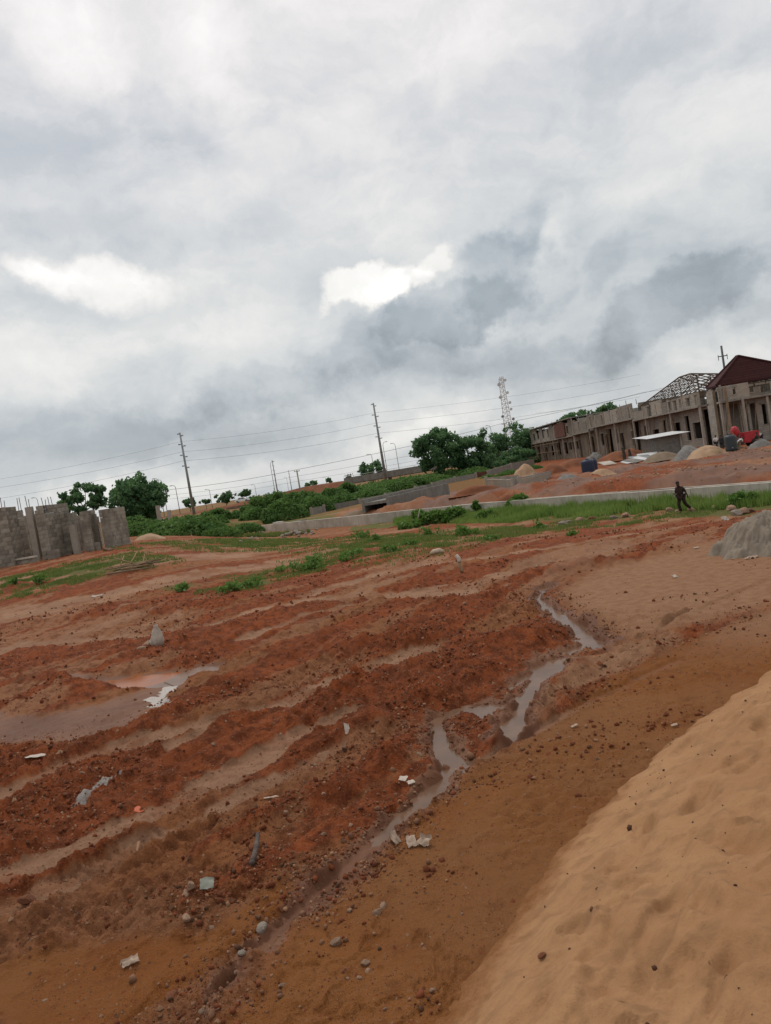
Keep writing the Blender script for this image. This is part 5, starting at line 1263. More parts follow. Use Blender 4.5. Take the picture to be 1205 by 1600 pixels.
def truss():
    o = oD; ap = face(1066, 588, 50.5); x0, x1, y0, y1, ze = 43.0, 57.5, yD0 + 2.6, yD1 - .5, 7.0
    ay0, ay1 = ap.y - 3.2, ap.y + 1.2; az = ap.z
    T0, T1 = Vector((50.5, ay0, az)), Vector((50.5, ay1, az))
    E = [Vector((x0, y0, ze)), Vector((x1, y0, ze)), Vector((x1, y1, ze)), Vector((x0, y1, ze))]
    def bar(a, b, w, nm='rafter'):
        q = MB(); q.bar(a - o, b - o, w, w * 1.4); q.build(nm, DTIMBER, rD)
    for a, b in ((E[0], T0), (E[1], T0), (E[2], T1), (E[3], T1), (T0, T1)): bar(a, b, .14, 'hip_rafter')
    for a, b in zip(E, E[1:] + E[:1]): bar(a, b, .14, 'wall_plate')
    def slope(a, b, ta, tb, n):
        for k in range(1, n):
            t = k / n; p = a.lerp(b, t)
            # the rafter climbs straight up its slope until it meets hip or ridge
            mid0 = (ta - a).dot((b - a).normalized()) / (b - a).length; mid1 = (tb - a).dot((b - a).normalized()) / (b - a).length
            f = min(1, t / max(mid0, 1e-3)) if t < mid0 else (1 if t <= mid1 else (1 - t) / max(1e-3, 1 - mid1))
            foot = a.lerp(b, t); apx = ta.lerp(tb, .5) if (tb - ta).length < .01 else None
            up = (ta if t < mid0 else tb) - a.lerp(b, mid0 if t < mid0 else mid1)
            bar(p, p + up * f, .075)
        for k in range(1, 6):
            f = k / 6; bar(a.lerp(ta, f), b.lerp(tb, f), .06, 'purlin')
    slope(E[3], E[0], T1, T0, 15); slope(E[2], E[3], T1, T1, 10); slope(E[0], E[1], T0, T0, 12); slope(E[1], E[2], T0, T1, 14)
    for k in range(4):     # struts inside
        y = y0 + (y1 - y0) * (k + .7) / 5; f = min((y - y0) / (ay0 - y0) if y < ay0 else 1, (y1 - y) / (y1 - ay1) if y > ay1 else 1)
        bar(Vector((50.5, y, ze)), Vector((50.5, y, ze + (az - ze) * f)), .12, 'king_post')
        bar(Vector((x0, y, ze)), Vector((x1, y, ze)), .12, 'tie_beam')
        bar(Vector((47, y, ze)), Vector((50.5, y, ze + (az - ze) * f * .9)), .1, 'strut'); bar(Vector((47, y, ze)), Vector((46.6, y, ze + (az - ze) * f * .45)), .1, 'strut')
truss()
# ------------------------------------------------------------------ things standing on the building ground
def heap(name, px, py, w, h, Y, mt, label, cat, dep=.8, rough=.12, sharp=1.0, seed=0, ex=0.0, res=26, rill=0.0):
    """heap of loose material: foot centre at (px, py), width and height in pixels of the photograph"""
    p = at(px, py, Y); s = Y / FOC; rx = w * s / 2; p.z = min(p.z, gz(p.x, Y) + .15); H = h * s
    u = np.linspace(-1.15, 1.15, res); X, Yg = np.meshgrid(u, u); r = np.hypot(X * (1 + .15 * (vn(X * 2 + seed, Yg * 2, 5) - .5)), Yg)
    r = r + (fbm(X * 2 + seed * 3.1, Yg * 2, 3, 601) - .5) * .35
    f = np.clip(1 - r, -.2, 1); z = H * (np.where(f > 0, np.maximum(f, 0) ** sharp * (1.75 - .75 * np.maximum(f, 0)), f)) + rough * H * (fbm(X * 6 + seed, Yg * 6, 4, 611) - .5) * (f > -.1) + rough * .6 * H * (fbm(X * 2.3 + seed, Yg * 2.3 + 4, 2, 613) - .5) * np.clip(f * 4, 0, 1)
    if rill:
        an_ = np.arctan2(Yg, X); z = z - rill * H * np.abs(2 * fbm(np.cos(an_) * 14 + r * 4, np.sin(an_) * 14 + r * 3, 4, 621) - 1) ** .7 * ss(f, .02, .25) * .8 + .1 * rill * H * (fbm(X * 22, Yg * 22, 3, 625) - .5)
        z = np.where(f > 0, z * (1 / 1.2) * (1 + .25 * (1 - f)) - .0, z)
    x = X * rx + ex * rx * np.maximum(f, 0); y = Yg * rx * dep
    n = res; i = np.arange(n - 1)[:, None] * n + np.arange(n - 1)[None, :]; Q = np.stack([i, i + 1, i + n + 1, i + n], -1).reshape(-1, 4)
    Q = Q[(f.ravel()[Q] > -.15).any(1)]
    me = mesh_np(name, np.stack([x.ravel(), y.ravel(), z.ravel() - .05], 1), Q, True)
    o = link(name, me, mt, None, p); return tag(o, label, cat)
heap('sand_heap', 234, 851, 66, 19, 52, SANDF, 'small tan sand heap in front of the green weed mound', 'sand heap', seed=1)
heap('gravel_heap', 203, 857, 40, 16, 53, GRAVEL, 'small grey gravel heap between the last block pier and the tan sand', 'gravel heap', seed=2)
heap('gravel_heap', 1076, 706, 50, 19, 76, GRAVEL, 'grey gravel heap right of the zinc-roofed shed', 'gravel heap', seed=3)
heap('sand_heap', 1104, 704, 60, 16, 74, SANDF, 'tan sand heap merging with the gravel beside the shed', 'sand heap', seed=4)
heap('gravel_heap', 1034, 714, 56, 11, 80, SANDG, 'flat brown-grey heap in front of the shed', 'gravel heap', seed=5)
heap('gravel_heap', 1187, 683, 40, 15, 74, GRAVEL, 'grey gravel heap beside the striding worker at the right edge', 'gravel heap', seed=6)
heap('sand_heap', 821, 740, 36, 16, 100, SANDF, 'pinkish tan sand heap at the left end of the terrace', 'sand heap', seed=7)
heap('soil_heap', 862, 741, 56, 18, 96, REDSOIL, 'brown soil heap between the pinkish sand and the blue tank', 'soil heap', seed=8)
heap('gravel_heap', 886, 752, 44, 13, 66, GRAVEL, 'low grey gravel heap left of the blue tank', 'gravel heap', seed=9)
heap('sand_heap', 938, 740, 40, 10, 70, SANDF, 'low tan heap at the foot of the blue tank', 'sand heap', seed=10)
heap('gravel_heap', 927, 710, 34, 15, 112, GRAVEL, 'pile of grey blocks and gravel against the house behind the blue tank', 'gravel heap', rough=.5, seed=11)
heap('soil_heap', 895, 722, 60, 12, 105, REDSOIL, 'brown soil bank before the leftmost house', 'soil heap', seed=12)
heap('soil_heap', 965, 716, 60, 12, 100, REDSOIL, 'brown soil heap before the long blank-walled house', 'soil heap', seed=13)
heap('soil_heap', 985, 702, 50, 12, 108, REDSOIL, 'brown soil bank by the tall props', 'soil heap', seed=14)
heap('soil_heap', 745, 768, 80, 11, 60, REDSOIL, 'red soil heap behind the creeper tangle', 'soil heap', seed=15, dep=.4)
heap('soil_heap', 800, 786, 80, 15, 54, REDSOIL, 'red soil spoil heap behind the drain, left of the dark leafy clump', 'soil heap', seed=16, dep=.4, rough=.3)
heap('soil_heap', 690, 783, 50, 10, 64, REDSOIL, 'strip of red soil in front of the grey trough', 'soil heap', seed=17, dep=.5)
heap('soil_heap', 560, 806, 70, 10, 70, SANDG, 'low brown spoil heap behind the left part of the drain wall', 'soil heap', seed=18, dep=.5)
heap('soil_heap', 592, 796, 44, 14, 72, SANDG, 'brown spoil heap at the left end of the grey trough', 'soil heap', seed=19, dep=.6)
heap('soil_heap', 560, 835, 110, 9, 56, REDSOIL, 'red soil ridge along the foot of the pale drain wall', 'soil heap', seed=20, dep=.18, rough=.4)
heap('soil_heap', 620, 829, 70, 9, 54, REDSOIL, 'short red soil ridge left of the creeper tangle', 'soil heap', seed=21, dep=.2, rough=.4)
heap('gravel_heap', 1212, 864, 190, 84, 17.0, mat('grey_brown_quarry_dust', (.26, .215, .165), .95, .35, 2.2, (.185, .15, .115), bump=.9, bscale=5), 'big grey-brown heap of quarry dust cut off by the right edge', 'gravel heap', dep=.9, rough=.20, sharp=.9, seed=22, res=130, rill=.11)
def tank(px, py, w, h, Y, m, label):
    p = at(px, py, Y); s = Y / FOC; r = w * s / 2; H = h * s; p.z = min(p.z, gz(p.x, Y) + .2)
    root = empty('water_tank', p, 0, label, 'water tank')
    mb = MB(); prof = [(r * .97, -.15)]
    for k in range(8): prof += [(r, H * (.05 + .1 * k)), (r * .965, H * (.1 + .1 * k))]
    prof += [(r * .98, H * .88), (r * .7, H * .97), (r * .3, H)]
    mb.lathe(prof, n=20); mb.build('body', m, root, True)
    mb = MB(); mb.lathe([(r * .3, H - .02), (r * .3, H + .08), (r * .25, H + .1)], n=14); mb.build('lid', m, root)
    mb = MB(); mb.tube([(-r * .3, -r * .98, H * .12), (-r * .3, -r * 1.15, H * .12)], .06, 8); mb.build('outlet', STEELP, root)
tank(920, 740, 20, 22, 80, TANKB, 'ribbed navy blue water tank on the brown ground')
tank(931, 737, 8, 20, 84, TANKB, 'slim navy drum tight behind the ribbed blue tank')
tank(1142, 691, 18, 23, 72, TANKK, 'black water tank among the workers')
mb = MB(); mb.bar(at(1136, 668, 70.6), at(1156, 688, 70.2), .14, .05); tag(mb.build('plank', TIMBER), 'pale plank leaning across the black water tank', 'plank')
def shed():
    Y = 88; a, b, c = at(1020, 703, Y), at(1064, 697, Y), at(1076, 694, Y + 3.2); zb = -.9
    o = Vector((a.x, Y, zb)); root = empty('site_shed', o, 0, 'small grey block shed with sloping white zinc roof before the terrace', 'shed')
    zl, zr = at(1020, 684, Y).z, at(1064, 676, Y).z
    def w(p, q, z0, z1, nm, m, t=.2):
        d = (q - p); d.z = 0; n = Vector((-d.y, d.x, 0)).normalized() * t; vs = [p, q, q + n, p + n]; tops = [z0, z1, z1, z0]; mb = MB()
        mb.add([Vector((v.x, v.y, zb)) - o for v in vs] + [Vector((v.x, v.y, z)) - o for v, z in zip(vs, tops)], [(0, 3, 2, 1), (4, 5, 6, 7), (0, 1, 5, 4), (1, 2, 6, 5), (2, 3, 7, 6), (3, 0, 4, 7)]); mb.build(nm, m, root)
    w(a, b, zl, zr, 'wall', BLK_LOW); w(b + Vector((.01, .21, 0)), Vector((b.x, b.y + 3.6, 0)) + Vector((.9, 0, 0)), zr, zr + .1, 'end_wall', DARK); w(Vector((b.x + .9, Y + 3.8, 0)), Vector((a.x, Y + 3.8, 0)), zr, zl, 'back_wall', BLK_LOW); w(Vector((a.x, Y + 3.75, 0)), a + Vector((0, .21, 0)), zl, zl, 'side_wall', BLK_LOW)
    mb = MB(); d = b - a; mb.box((d.x - .02, -.06, 0), (d.x + .18, .16, zr - zb + .02)); mb.build('corner_post', COLMAT, root)
    for k in range(4):
        f0, f1 = k / 4, (k + 1) / 4; mb = MB(); p0 = Vector((-.7 + (d.x + 1.6) * f0, 0, 0)); p1 = Vector((-.7 + (d.x + 1.6) * f1 + .05, 0, 0))
        z0 = zl - zb + .06 + (zr - zl) * 1.15 * f0; z1 = zl - zb + .06 + (zr - zl) * 1.15 * f1; j = random.uniform(-.12, .12)
        mb.add([(p0.x, -.8 + j, z0 - .12), (p1.x, -.8 + j, z1 - .12), (p1.x, 4.3 + j, z1 + .2), (p0.x, 4.3 + j, z0 + .2), (p0.x, -.8 + j, z0 - .09), (p1.x, -.8 + j, z1 - .09), (p1.x, 4.3 + j, z1 + .23), (p0.x, 4.3 + j, z0 + .23)], [(0, 3, 2, 1), (4, 5, 6, 7), (0, 1, 5, 4), (1, 2, 6, 5), (2, 3, 7, 6), (3, 0, 4, 7)]); mb.build('roof_sheet', SHEET, root)
    mb = MB(); mb.box((d.x * .28, -.03, .6), (d.x * .38, -.004, 1.5)); mb.build('window', DARK, root)  # flat plate, its dark colour stands in for the unlit inside
shed()
def mixer():
    p = at(1160, 676, 77); p.z = gz(p.x, 77); root = empty('concrete_mixer', p, 0, 'red concrete mixer with box body and tilted drum behind the black tank', 'concrete mixer')
    mb = MB(); mb.box((-.1, -.6, .45), (1.35, .6, 1.5)); mb.build('body', REDP, root)
    mb = MB(); c = Vector((-.7, 0, 1.6)); ax = Vector((-.25, -.3, 1)).normalized(); mb.tube([c - ax * .6, c - ax * .4, c, c + ax * .35, c + ax * .62], [.2, .38, .44, .38, .22], 14); mb.build('drum', REDP, root, True)
    for s in (-1, 1):
        w = MB(); w.tube([(.9, s * .62, .4), (.9, s * .76, .4)], .4, 14); w.build('wheel', RUBBER, root)
    mb = MB(); mb.bar((-.9, -.4, .0), (-.5, -.4, 1.4), .1); mb.build('leg', STEELD, root); mb = MB(); mb.bar((-.9, .4, .0), (-.5, .4, 1.4), .1); mb.build('leg', STEELD, root)
    mb = MB(); mb.bar((-1.0, 0, .5), (.9, 0, .5), .14); mb.build('chassis', STEELD, root)
mixer()
for k, (px, py, Y, w, l, rz, m, lab) in enumerate([(995, 716, 84, 2.6, 1.2, .4, SHEET, 'dull roofing sheet, lowest of the loose stack before the shed'), (1002, 711, 86, 2.4, 1.0, .1, STEELP, 'grey roofing sheet lying in the middle of the loose stack'),
        (1012, 707, 87, 2.2, .9, -.2, SHEET, 'brightest roofing sheet, on top of the loose stack'), (990, 721, 82, 1.8, .8, .7, CONC_D, 'dark board lying at the left of the roofing sheets'), (1020, 705, 90, 1.2, .8, .3, SHEET, 'small white sheet at the right end of the loose stack'), (949, 724, 90, 1.6, .8, .2, CONC, 'pale board on the brown soil right of the blue tank')]):
    p = at(px, py, Y); p.z = max(gz(p.x, Y) + .12 + .06 * k, p.z - .3); mb = MB(); mb.box((-w / 2, -l, -.03), (w / 2, l, .03))
    o = mb.build('roofing_sheet' if k < 5 else 'board', m, None, False, p); o.rotation_euler = (.25, random.uniform(-.12, .12), rz); tag(o, lab, 'sheet' if k < 5 else 'board')
for px, py, Y, h, lab in ((975, 713, 92, 1.7, 'dark rough stump post standing before the long blank-walled house'), (983, 704, 98, 1.4, 'second dark stump post, smaller, right of the first')):
    p = at(px, py, Y); p.z = gz(p.x, Y); mb = MB(); mb.tube([(0, 0, -.3), (.05, 0, h * .6), (0, 0, h)], [.22, .2, .15], 7); tag(mb.build('post_stump', BARK, None, False, p), lab, 'post')

# ------------------------------------------------------------------ people
SKIN = mat('dark_skin', (.075, .040, .026), .6, .15, 4)
HAIR = mat('black_hair', (.012, .011, .011), .8)
CLOTH = {k: mat('cloth_' + k, c, .9, .25, 5) for k, c in dict(white=(.68, .67, .64), charcoal=(.035, .033, .035), brown=(.060, .030, .024), red=(.35, .05, .04), blue=(.06, .10, .22), khaki=(.25, .20, .13), grey=(.20, .20, .20), darkbrown=(.034, .019, .016)).items()}
def skin_mesh(name, verts, edges, radii, m, parent, sub=1):
    me = bpy.data.meshes.new(name); me.from_pydata(verts, edges, []); o = link(name, me, None, parent); me.materials.append(m)
    md = o.modifiers.new('skin', 'SKIN'); md.use_smooth_shade = True
    for i, r in enumerate(radii): me.skin_vertices[0].data[i].radius = (r, r) if not isinstance(r, tuple) else r
    me.skin_vertices[0].data[0].use_root = True
    s = o.modifiers.new('sub', 'SUBSURF'); s.levels = sub; s.render_levels = sub
    return o
def person(loc, h, rz, label, shirt, trousers, pose, carry=None):
    """joints are for a 1.75 m figure facing -Y"""
    root = empty('person', loc, rz, label, 'person', None); k = h / 1.75; root.scale = (k, k, k)
    J = dict(pelvis=(0, 0, .95), waist=(0, .01, 1.08), chest=(0, .0, 1.30), neckb=(0, .01, 1.46), neck=(0, -.01, 1.53), head=(0, -.03, 1.62), brow=(0, -.04, 1.69), crown=(0, -.02, 1.75))
    for s, q in ((-1, 'r'), (1, 'l')):
        J['sh' + q] = (s * .18, 0, 1.42); J['el' + q] = (s * .23, .02, 1.13); J['wr' + q] = (s * .25, -.05, .88); J['ha' + q] = (s * .255, -.07, .80)
        J['hip' + q] = (s * .10, 0, .92); J['kn' + q] = (s * .11, -.02, .50); J['an' + q] = (s * .11, .02, .09); J['to' + q] = (s * .12, -.16, .03)
    J.update(pose); J = {a: Vector(b) for a, b in J.items()}
    names = list(J); idx = {n: i for i, n in enumerate(names)}
    V = [J[n] for n in names]; rad = dict(pelvis=.135, waist=.125, chest=(.16, .13), neckb=.07, neck=.055, head=.088, brow=.092, crown=.055)
    for q in 'rl': rad.update({'sh' + q: .065, 'el' + q: .046, 'wr' + q: .03, 'ha' + q: .036, 'hip' + q: .09, 'kn' + q: .06, 'an' + q: .042, 'to' + q: .036})
    Rr = [rad[n] for n in names]
    E = [('pelvis', 'waist'), ('waist', 'chest'), ('chest', 'neckb'), ('neckb', 'neck'), ('neck', 'head'), ('head', 'brow'), ('brow', 'crown')]
    for q in 'rl': E += [('chest', 'sh' + q), ('sh' + q, 'el' + q), ('el' + q, 'wr' + q), ('wr' + q, 'ha' + q), ('pelvis', 'hip' + q), ('hip' + q, 'kn' + q), ('kn' + q, 'an' + q), ('an' + q, 'to' + q)]
    E = [(idx[a], idx[b]) for a, b in E]
    for q, s in (('r', -1), ('l', 1)):        # five fingers
        b = J['ha' + q]; d = (b - J['wr' + q]).normalized(); side = d.cross(Vector((0, 1, 0))); side = side.normalized() if side.length > .1 else Vector((1, 0, 0))
        for f in range(5):
            off = side * ((f - 1.5) * .018) if f < 4 else side * -.05
            p1 = b + off + d * (.04 if f < 4 else .01); p2 = p1 + d * ((.045, .055, .05, .038)[f] if f < 4 else .035) + Vector((0, -.012, 0))
            n = len(V); V += [p1, p2]; Rr += [.010, .008]; E += [(idx['ha' + q], n), (n, n + 1)]
    nz = J['head'] + (J['head'] - J['neck']).normalized() * .02 + Vector((0, -.105, 0)); n = len(V); V.append(nz); Rr.append(.014); E.append((idx['head'], n))
    for s in (-1, 1):
        n = len(V); V.append(J['head'] + Vector((s * .095, .01, .02))); Rr.append(.014); E.append((idx['head'], n))
    skin_mesh('body', V, E, Rr, SKIN, root)
    c = ['chest', 'neckb', 'waist', 'pelvis']; L = [('chest', 'neckb'), ('chest', 'waist'), ('waist', 'pelvis')]
    ns = ['chest', 'neckb', 'waist', 'pelvis', 'shr', 'elr', 'shl', 'ell']; r2 = [(.205, .17), .09, .17, .18, .10, .08, .10, .08]
    ix = {a: i for i, a in enumerate(ns)}
    skin_mesh('shirt', [J[a] - (Vector((0, 0, .02)) if a == 'neckb' else Vector()) for a in ns], [(ix[a], ix[b]) for a, b in [('chest', 'neckb'), ('chest', 'waist'), ('waist', 'pelvis'), ('chest', 'shr'), ('shr', 'elr'), ('chest', 'shl'), ('shl', 'ell')]], r2, CLOTH[shirt], root)
    ns = ['pelvis', 'hipr', 'knr', 'anr', 'hipl', 'knl', 'anl']; ix = {a: i for i, a in enumerate(ns)}
    skin_mesh('trousers', [J[a] + (Vector((0, 0, .03)) if a[:2] == 'an' else Vector()) for a in ns], [(ix[a], ix[b]) for a, b in [('pelvis', 'hipr'), ('hipr', 'knr'), ('knr', 'anr'), ('pelvis', 'hipl'), ('hipl', 'knl'), ('knl', 'anl')]], [.18, .13, .10, .082, .13, .10, .082], CLOTH[trousers], root)
    up = (J['crown'] - J['neck']).normalized()
    mb = MB(); hc = J['brow'] + up * .012 + Vector((0, .012, 0)); mb.lathe([(.098, -.01), (.1, .03), (.085, .07), (.05, .095), (.012, .105)], (0, 0, 0), 12)
    hb = mb.build('hair', HAIR, root, True); hb.location = hc; hb.rotation_mode = 'QUATERNION'; hb.rotation_quaternion = Vector((0, 0, 1)).rotation_difference(up)
    for s in (-1, 1):
        e = MB(); cpt = J['head'] + up * .045 + Vector((s * .034, -.088, 0)); e.box(cpt - Vector((.012, .006, .007)), cpt + Vector((.012, .006, .007))); e.build('eye', PLASTW, root)
    return root
STRIDE = dict(knr=(-.1, -.22, .52), anr=(-.1, -.28, .12), tor=(-.1, -.45, .06), knl=(.1, .10, .50), anl=(.1, .38, .20), tol=(.11, .30, .05), elr=(-.25, .14, 1.15), wrr=(-.24, .12, .92), har=(-.24, .1, .84), ell=(.24, -.12, 1.14), wrl=(.2, -.28, .98), hal=(.19, -.33, .93))
p = ground(1068, 802); p.z = gz(p.x, p.y)
hh = 50 * p.y / FOC
person(p, hh, R(-52), 'person in dark brown clothes striding past the rubble with one arm bent forward', 'darkbrown', 'darkbrown',
       dict(waist=(0, -.03, 1.08), chest=(0, -.05, 1.30), neckb=(0, -.09, 1.45), neck=(0, -.12, 1.52), head=(0, -.15, 1.61), brow=(0, -.17, 1.68), crown=(0, -.16, 1.74), shr=(-.18, -.04, 1.40), shl=(.18, -.04, 1.40), elr=(-.25, -.05, 1.14), wrr=(-.2, -.28, 1.13), har=(-.18, -.36, 1.14),
            ell=(.25, .1, 1.15), wrl=(.27, .2, .95), hal=(.27, .22, .87), knr=(-.13, -.12, .5), anr=(-.12, .0, .09), tor=(-.13, -.17, .03), knl=(.14, .06, .52), anl=(.22, .42, .18), tol=(.24, .36, .04)))
def worker(px, py, Y, hpx, rz, label, sh, tr, pose=None):
    q = at(px, py, Y); q.z = gz(q.x, Y) + .02; person(q, min(1.8, max(1.5, hpx * Y / FOC)), rz, label, sh, tr, pose or {})
BEND = dict(waist=(0, -.06, 1.06), chest=(0, -.26, 1.2), neckb=(0, -.38, 1.28), neck=(0, -.44, 1.31), head=(0, -.52, 1.33), brow=(0, -.58, 1.35), crown=(0, -.63, 1.37), shr=(-.18, -.34, 1.22), shl=(.18, -.34, 1.22), elr=(-.2, -.38, .95), wrr=(-.15, -.5, .75), har=(-.13, -.55, .68), ell=(.2, -.4, .95), wrl=(.15, -.52, .75), hal=(.13, -.57, .68))
worker(1118, 684, 79, 19, R(20), 'worker in white shirt and dark trousers walking by the tan sand heap', 'white', 'charcoal', STRIDE)
worker(1126, 682, 81, 19, R(150), 'worker in dark clothes standing between the white shirt and the black tank', 'charcoal', 'charcoal')
worker(1136, 676, 76, 20, R(-10), 'worker in khaki standing behind the left side of the black tank', 'khaki', 'charcoal')
worker(1146, 671, 78, 20, R(60), 'worker in red top reaching into the red mixer', 'red', 'grey', dict(elr=(-.3, -.1, 1.35), wrr=(-.32, -.25, 1.5), har=(-.32, -.3, 1.56)))
worker(1153, 684, 73, 19, R(100), 'worker in white bending at the right of the black tank', 'white', 'khaki', BEND)
worker(1183, 684, 74, 20, R(40), 'worker in dark clothes with light shorts striding by the last gravel heap', 'charcoal', 'khaki', STRIDE)
worker(1188, 672, 80, 18, R(-60), 'worker in white bending over beside the porch', 'white', 'charcoal', BEND)

# ------------------------------------------------------------------ stones, rubble, litter
SM = []
def stone_meshes(n, sub, mats):
    out = []
    for i in range(n):
        bm = bmesh.new(); bmesh.ops.create_icosphere(bm, subdivisions=sub, radius=1)
        off = Vector((i * 3.7, i * 1.3, 0)); cuts = [(Vector(rng.normal(size=3)).normalized(), rng.uniform(.45, .85)) for _ in range(7)]
        sc = Vector((rng.uniform(.8, 1.2), rng.uniform(.7, 1.0), rng.uniform(.45, .8)))
        for v in bm.verts:
            for nrm, dd in cuts:
                k = v.co.dot(nrm)
                if k > dd: v.co -= nrm * (k - dd) * .9
            v.co *= 1 + .10 * mnoise.noise(v.co * 2.2 + off); v.co = Vector((v.co.x * sc.x, v.co.y * sc.y, v.co.z * sc.z))
        me = bpy.data.meshes.new('stone'); bm.to_mesh(me); bm.free(); me.materials.append(mats); out.append(me)
    return out
S_PALE, S_GREY, S_RED = stone_meshes(6, 2, STONE), stone_meshes(6, 2, STONEG), stone_meshes(6, 2, STONER)
def stone(px, py, w, kind, label, group=None, name='stone', flat_=.0, sink=.35, z=None):
    g = Vector(flat(px, py)) if py > 940 else ground(px, py)
    for _ in range(3):
        zt = gz(g.x, g.y); g = at(px, py, g.y); d = ray(px, py); t = (zt - EYE) / d[2]; g = Vector((d[0] * t, d[1] * t, zt))
    r = w * g.length / FOC / 2 if py > 940 else w * g.y / FOC / 2
    me = random.choice(dict(p=S_PALE, g=S_GREY, r=S_RED)[kind])
    o = link(name, me, None, None, (g.x, g.y, g.z + r * (.35 - sink * .5) + (z or 0))); o.scale = (r, r, r * (1 - flat_)); o.rotation_euler = (random.uniform(-.4, .4), random.uniform(-.4, .4), random.uniform(0, 6.28))
    return tag(o, label, 'stone', group)
NOTED = [(525, 1475, 25, 'p', 'rounded pale stone alone on the brown slope, near the bottom centre'), (410, 1453, 26, 'g', 'flat grey stone at the lower end of the rivulet'), (378, 1489, 16, 'g', 'pitted grey lump just below the flat grey stone'),
         (299, 1386, 20, 'p', 'pale buff stone, upper of a pair left of the greenish shard'), (290, 1398, 19, 'p', 'pale buff stone, lower of a pair left of the greenish shard'), (291, 1436, 20, 'p', 'tan angular stone half sunk in mud below the buff pair'),
         (331, 1450, 12, 'p', 'small tan stone on the smooth orange patch'), (45, 1408, 26, 'r', 'dark clod-like stone beside the lower wheel track at the left edge'), (492, 1236, 22, 'p', 'flat buff stone on the red mud left of the rivulet'),
         (600, 1416, 18, 'p', 'tan stone, largest of the cluster on the brown slope'), (590, 1428, 19, 'p', 'long tan stone in the middle of the cluster on the slope'), (547, 1424, 14, 'p', 'upright tan stone at the left of the slope cluster'),
         (571, 1507, 20, 'p', 'brownish stone, uppermost of the lowest stone row'), (541, 1518, 16, 'r', 'reddish stone in the lowest stone row'), (562, 1529, 12, 'p', 'small pale stone in the lowest stone row'), (544, 1530, 10, 'p', 'tiny pale stone at the left of the lowest row'), (575, 1517, 11, 'p', 'small tan stone at the right of the lowest row'),
         (442, 1540, 15, 'p', 'pale stone on the grey gravel near the bottom edge'), (675, 1548, 11, 'p', 'lone pale pebble low on the smooth brown slope'), (602, 1577, 9, 'p', 'lone pale pebble nearest the bottom edge'), (268, 1558, 26, 'r', 'large red-brown stone at the bottom edge'), (315, 1582, 18, 'p', 'pale stone on gravel at the bottom edge'),
         (655, 1180, 14, 'p', 'pale stone on the red clump beside the rivulet bend'), (238, 1008, 24, 'p', 'brown stone at the foot of the white sack'), (222, 1014, 16, 'p', 'flat brown stone left of the white sack'), (240, 1038, 8, 'p', 'small white stone at the edge of the orange puddle'),
         (670, 1270, 18, 'r', 'red-brown slab of mud on the right bank of the rivulet'), (548, 1290, 10, 'p', 'pale chip left of the rivulet'), (505, 1305, 13, 'p', 'small white stone group on red mud'), (355, 1298, 14, 'p', 'brown stone by the dark stick'),
         (655, 1238, 10, 'r', 'dark wet stone in the rivulet'), (845, 1502, 0, 'r', '')]
for px, py, w, k, lab in NOTED:
    if lab: stone(px, py, w, k, lab)
o = link('earth_lump', S_RED[2], None, None, (0, 0, 0)); 
dd = ray(847, 1496); t = 3.4
for _ in range(40): qx, qy, qz = dd[0] * t, dd[1] * t, EYE + dd[2] * t; t += (qz - sand_z(qx, qy)) * .5
o.location = (qx, qy, qz + .012); o.scale = (.026, .026, .022); tag(o, 'largest dark red lump lying on the smooth tan sand', 'lump')
RUB = [(977, 808, 20, 'p', 'pale grey stone on the grass edge left of the striding person'), (960, 811, 17, 'g', 'grey stone left of the pale one at the grass edge'), (906, 815, 18, 'p', 'whitest stone of the row below the long grass'), (890, 818, 17, 'g', 'grey stone left of the whitest one below the grass'), (880, 821, 16, 'g', 'low grey stone at the left of the row below the grass'),
       (927, 812, 15, 'r', 'reddish stone in the row below the grass'), (1047, 799, 16, 'p', 'pale stone directly left of the striding person'), (1058, 800, 12, 'p', 'small white stone at the feet of the striding person'), (1081, 799, 16, 'p', 'white slab stone right of the striding person'), (1117, 796, 17, 'p', 'pale round stone between the striding person and the quarry dust'),
       (1143, 797, 24, 'p', 'large pale stone left of the quarry dust heap'), (1163, 803, 26, 'p', 'largest pale stone touching the quarry dust heap'), (1150, 805, 20, 'g', 'grey stone in front of the large pale ones'), (1134, 813, 14, 'p', 'white flat stone before the quarry dust heap'), (852, 822, 10, 'g', 'small grey stone by the grass tuft'), (820, 826, 10, 'r', 'small red stone by the weeds'), (1175, 800, 16, 'p', 'pale stone squeezed between its neighbour and the quarry dust'),
       (1018, 846, 7, 'p', 'small pale stone on the tan ground'), (930, 872, 8, 'p', 'pale stone by the upper rut'), (862, 880, 10, 'p', 'stone above the head of the rivulet'), (840, 886, 10, 'p', 'stone left of the head of the rivulet'), (1192, 858, 8, 'g', 'grey lump at the foot of the quarry dust heap')]
for px, py, w, k, lab in RUB: stone(px, py, w, k, lab, sink=.2)
for i in range(46):                                  # rubble heap at the left end of the drain
    a, b = rng.normal(0, 1), rng.normal(0, 1)
    stone(466 + a * 13, 836 - a * 1.6 + b * 2.2, rng.uniform(4, 8.5), 'g', 'grey rubble stone in the heap before the left end of the drain wall', 'rubble heap before the drain wall', sink=.0, z=max(0, .28 - .12 * abs(a) - .1 * abs(b)))
for i in range(26):
    a = rng.random()
    stone(372 + a * 52, 846 - a * 8 + rng.normal(0, 2), rng.uniform(3, 6), 'g', 'grey stone in the scattered row left of the rubble heap', 'scattered grey stones beside the grass patch', sink=.1)
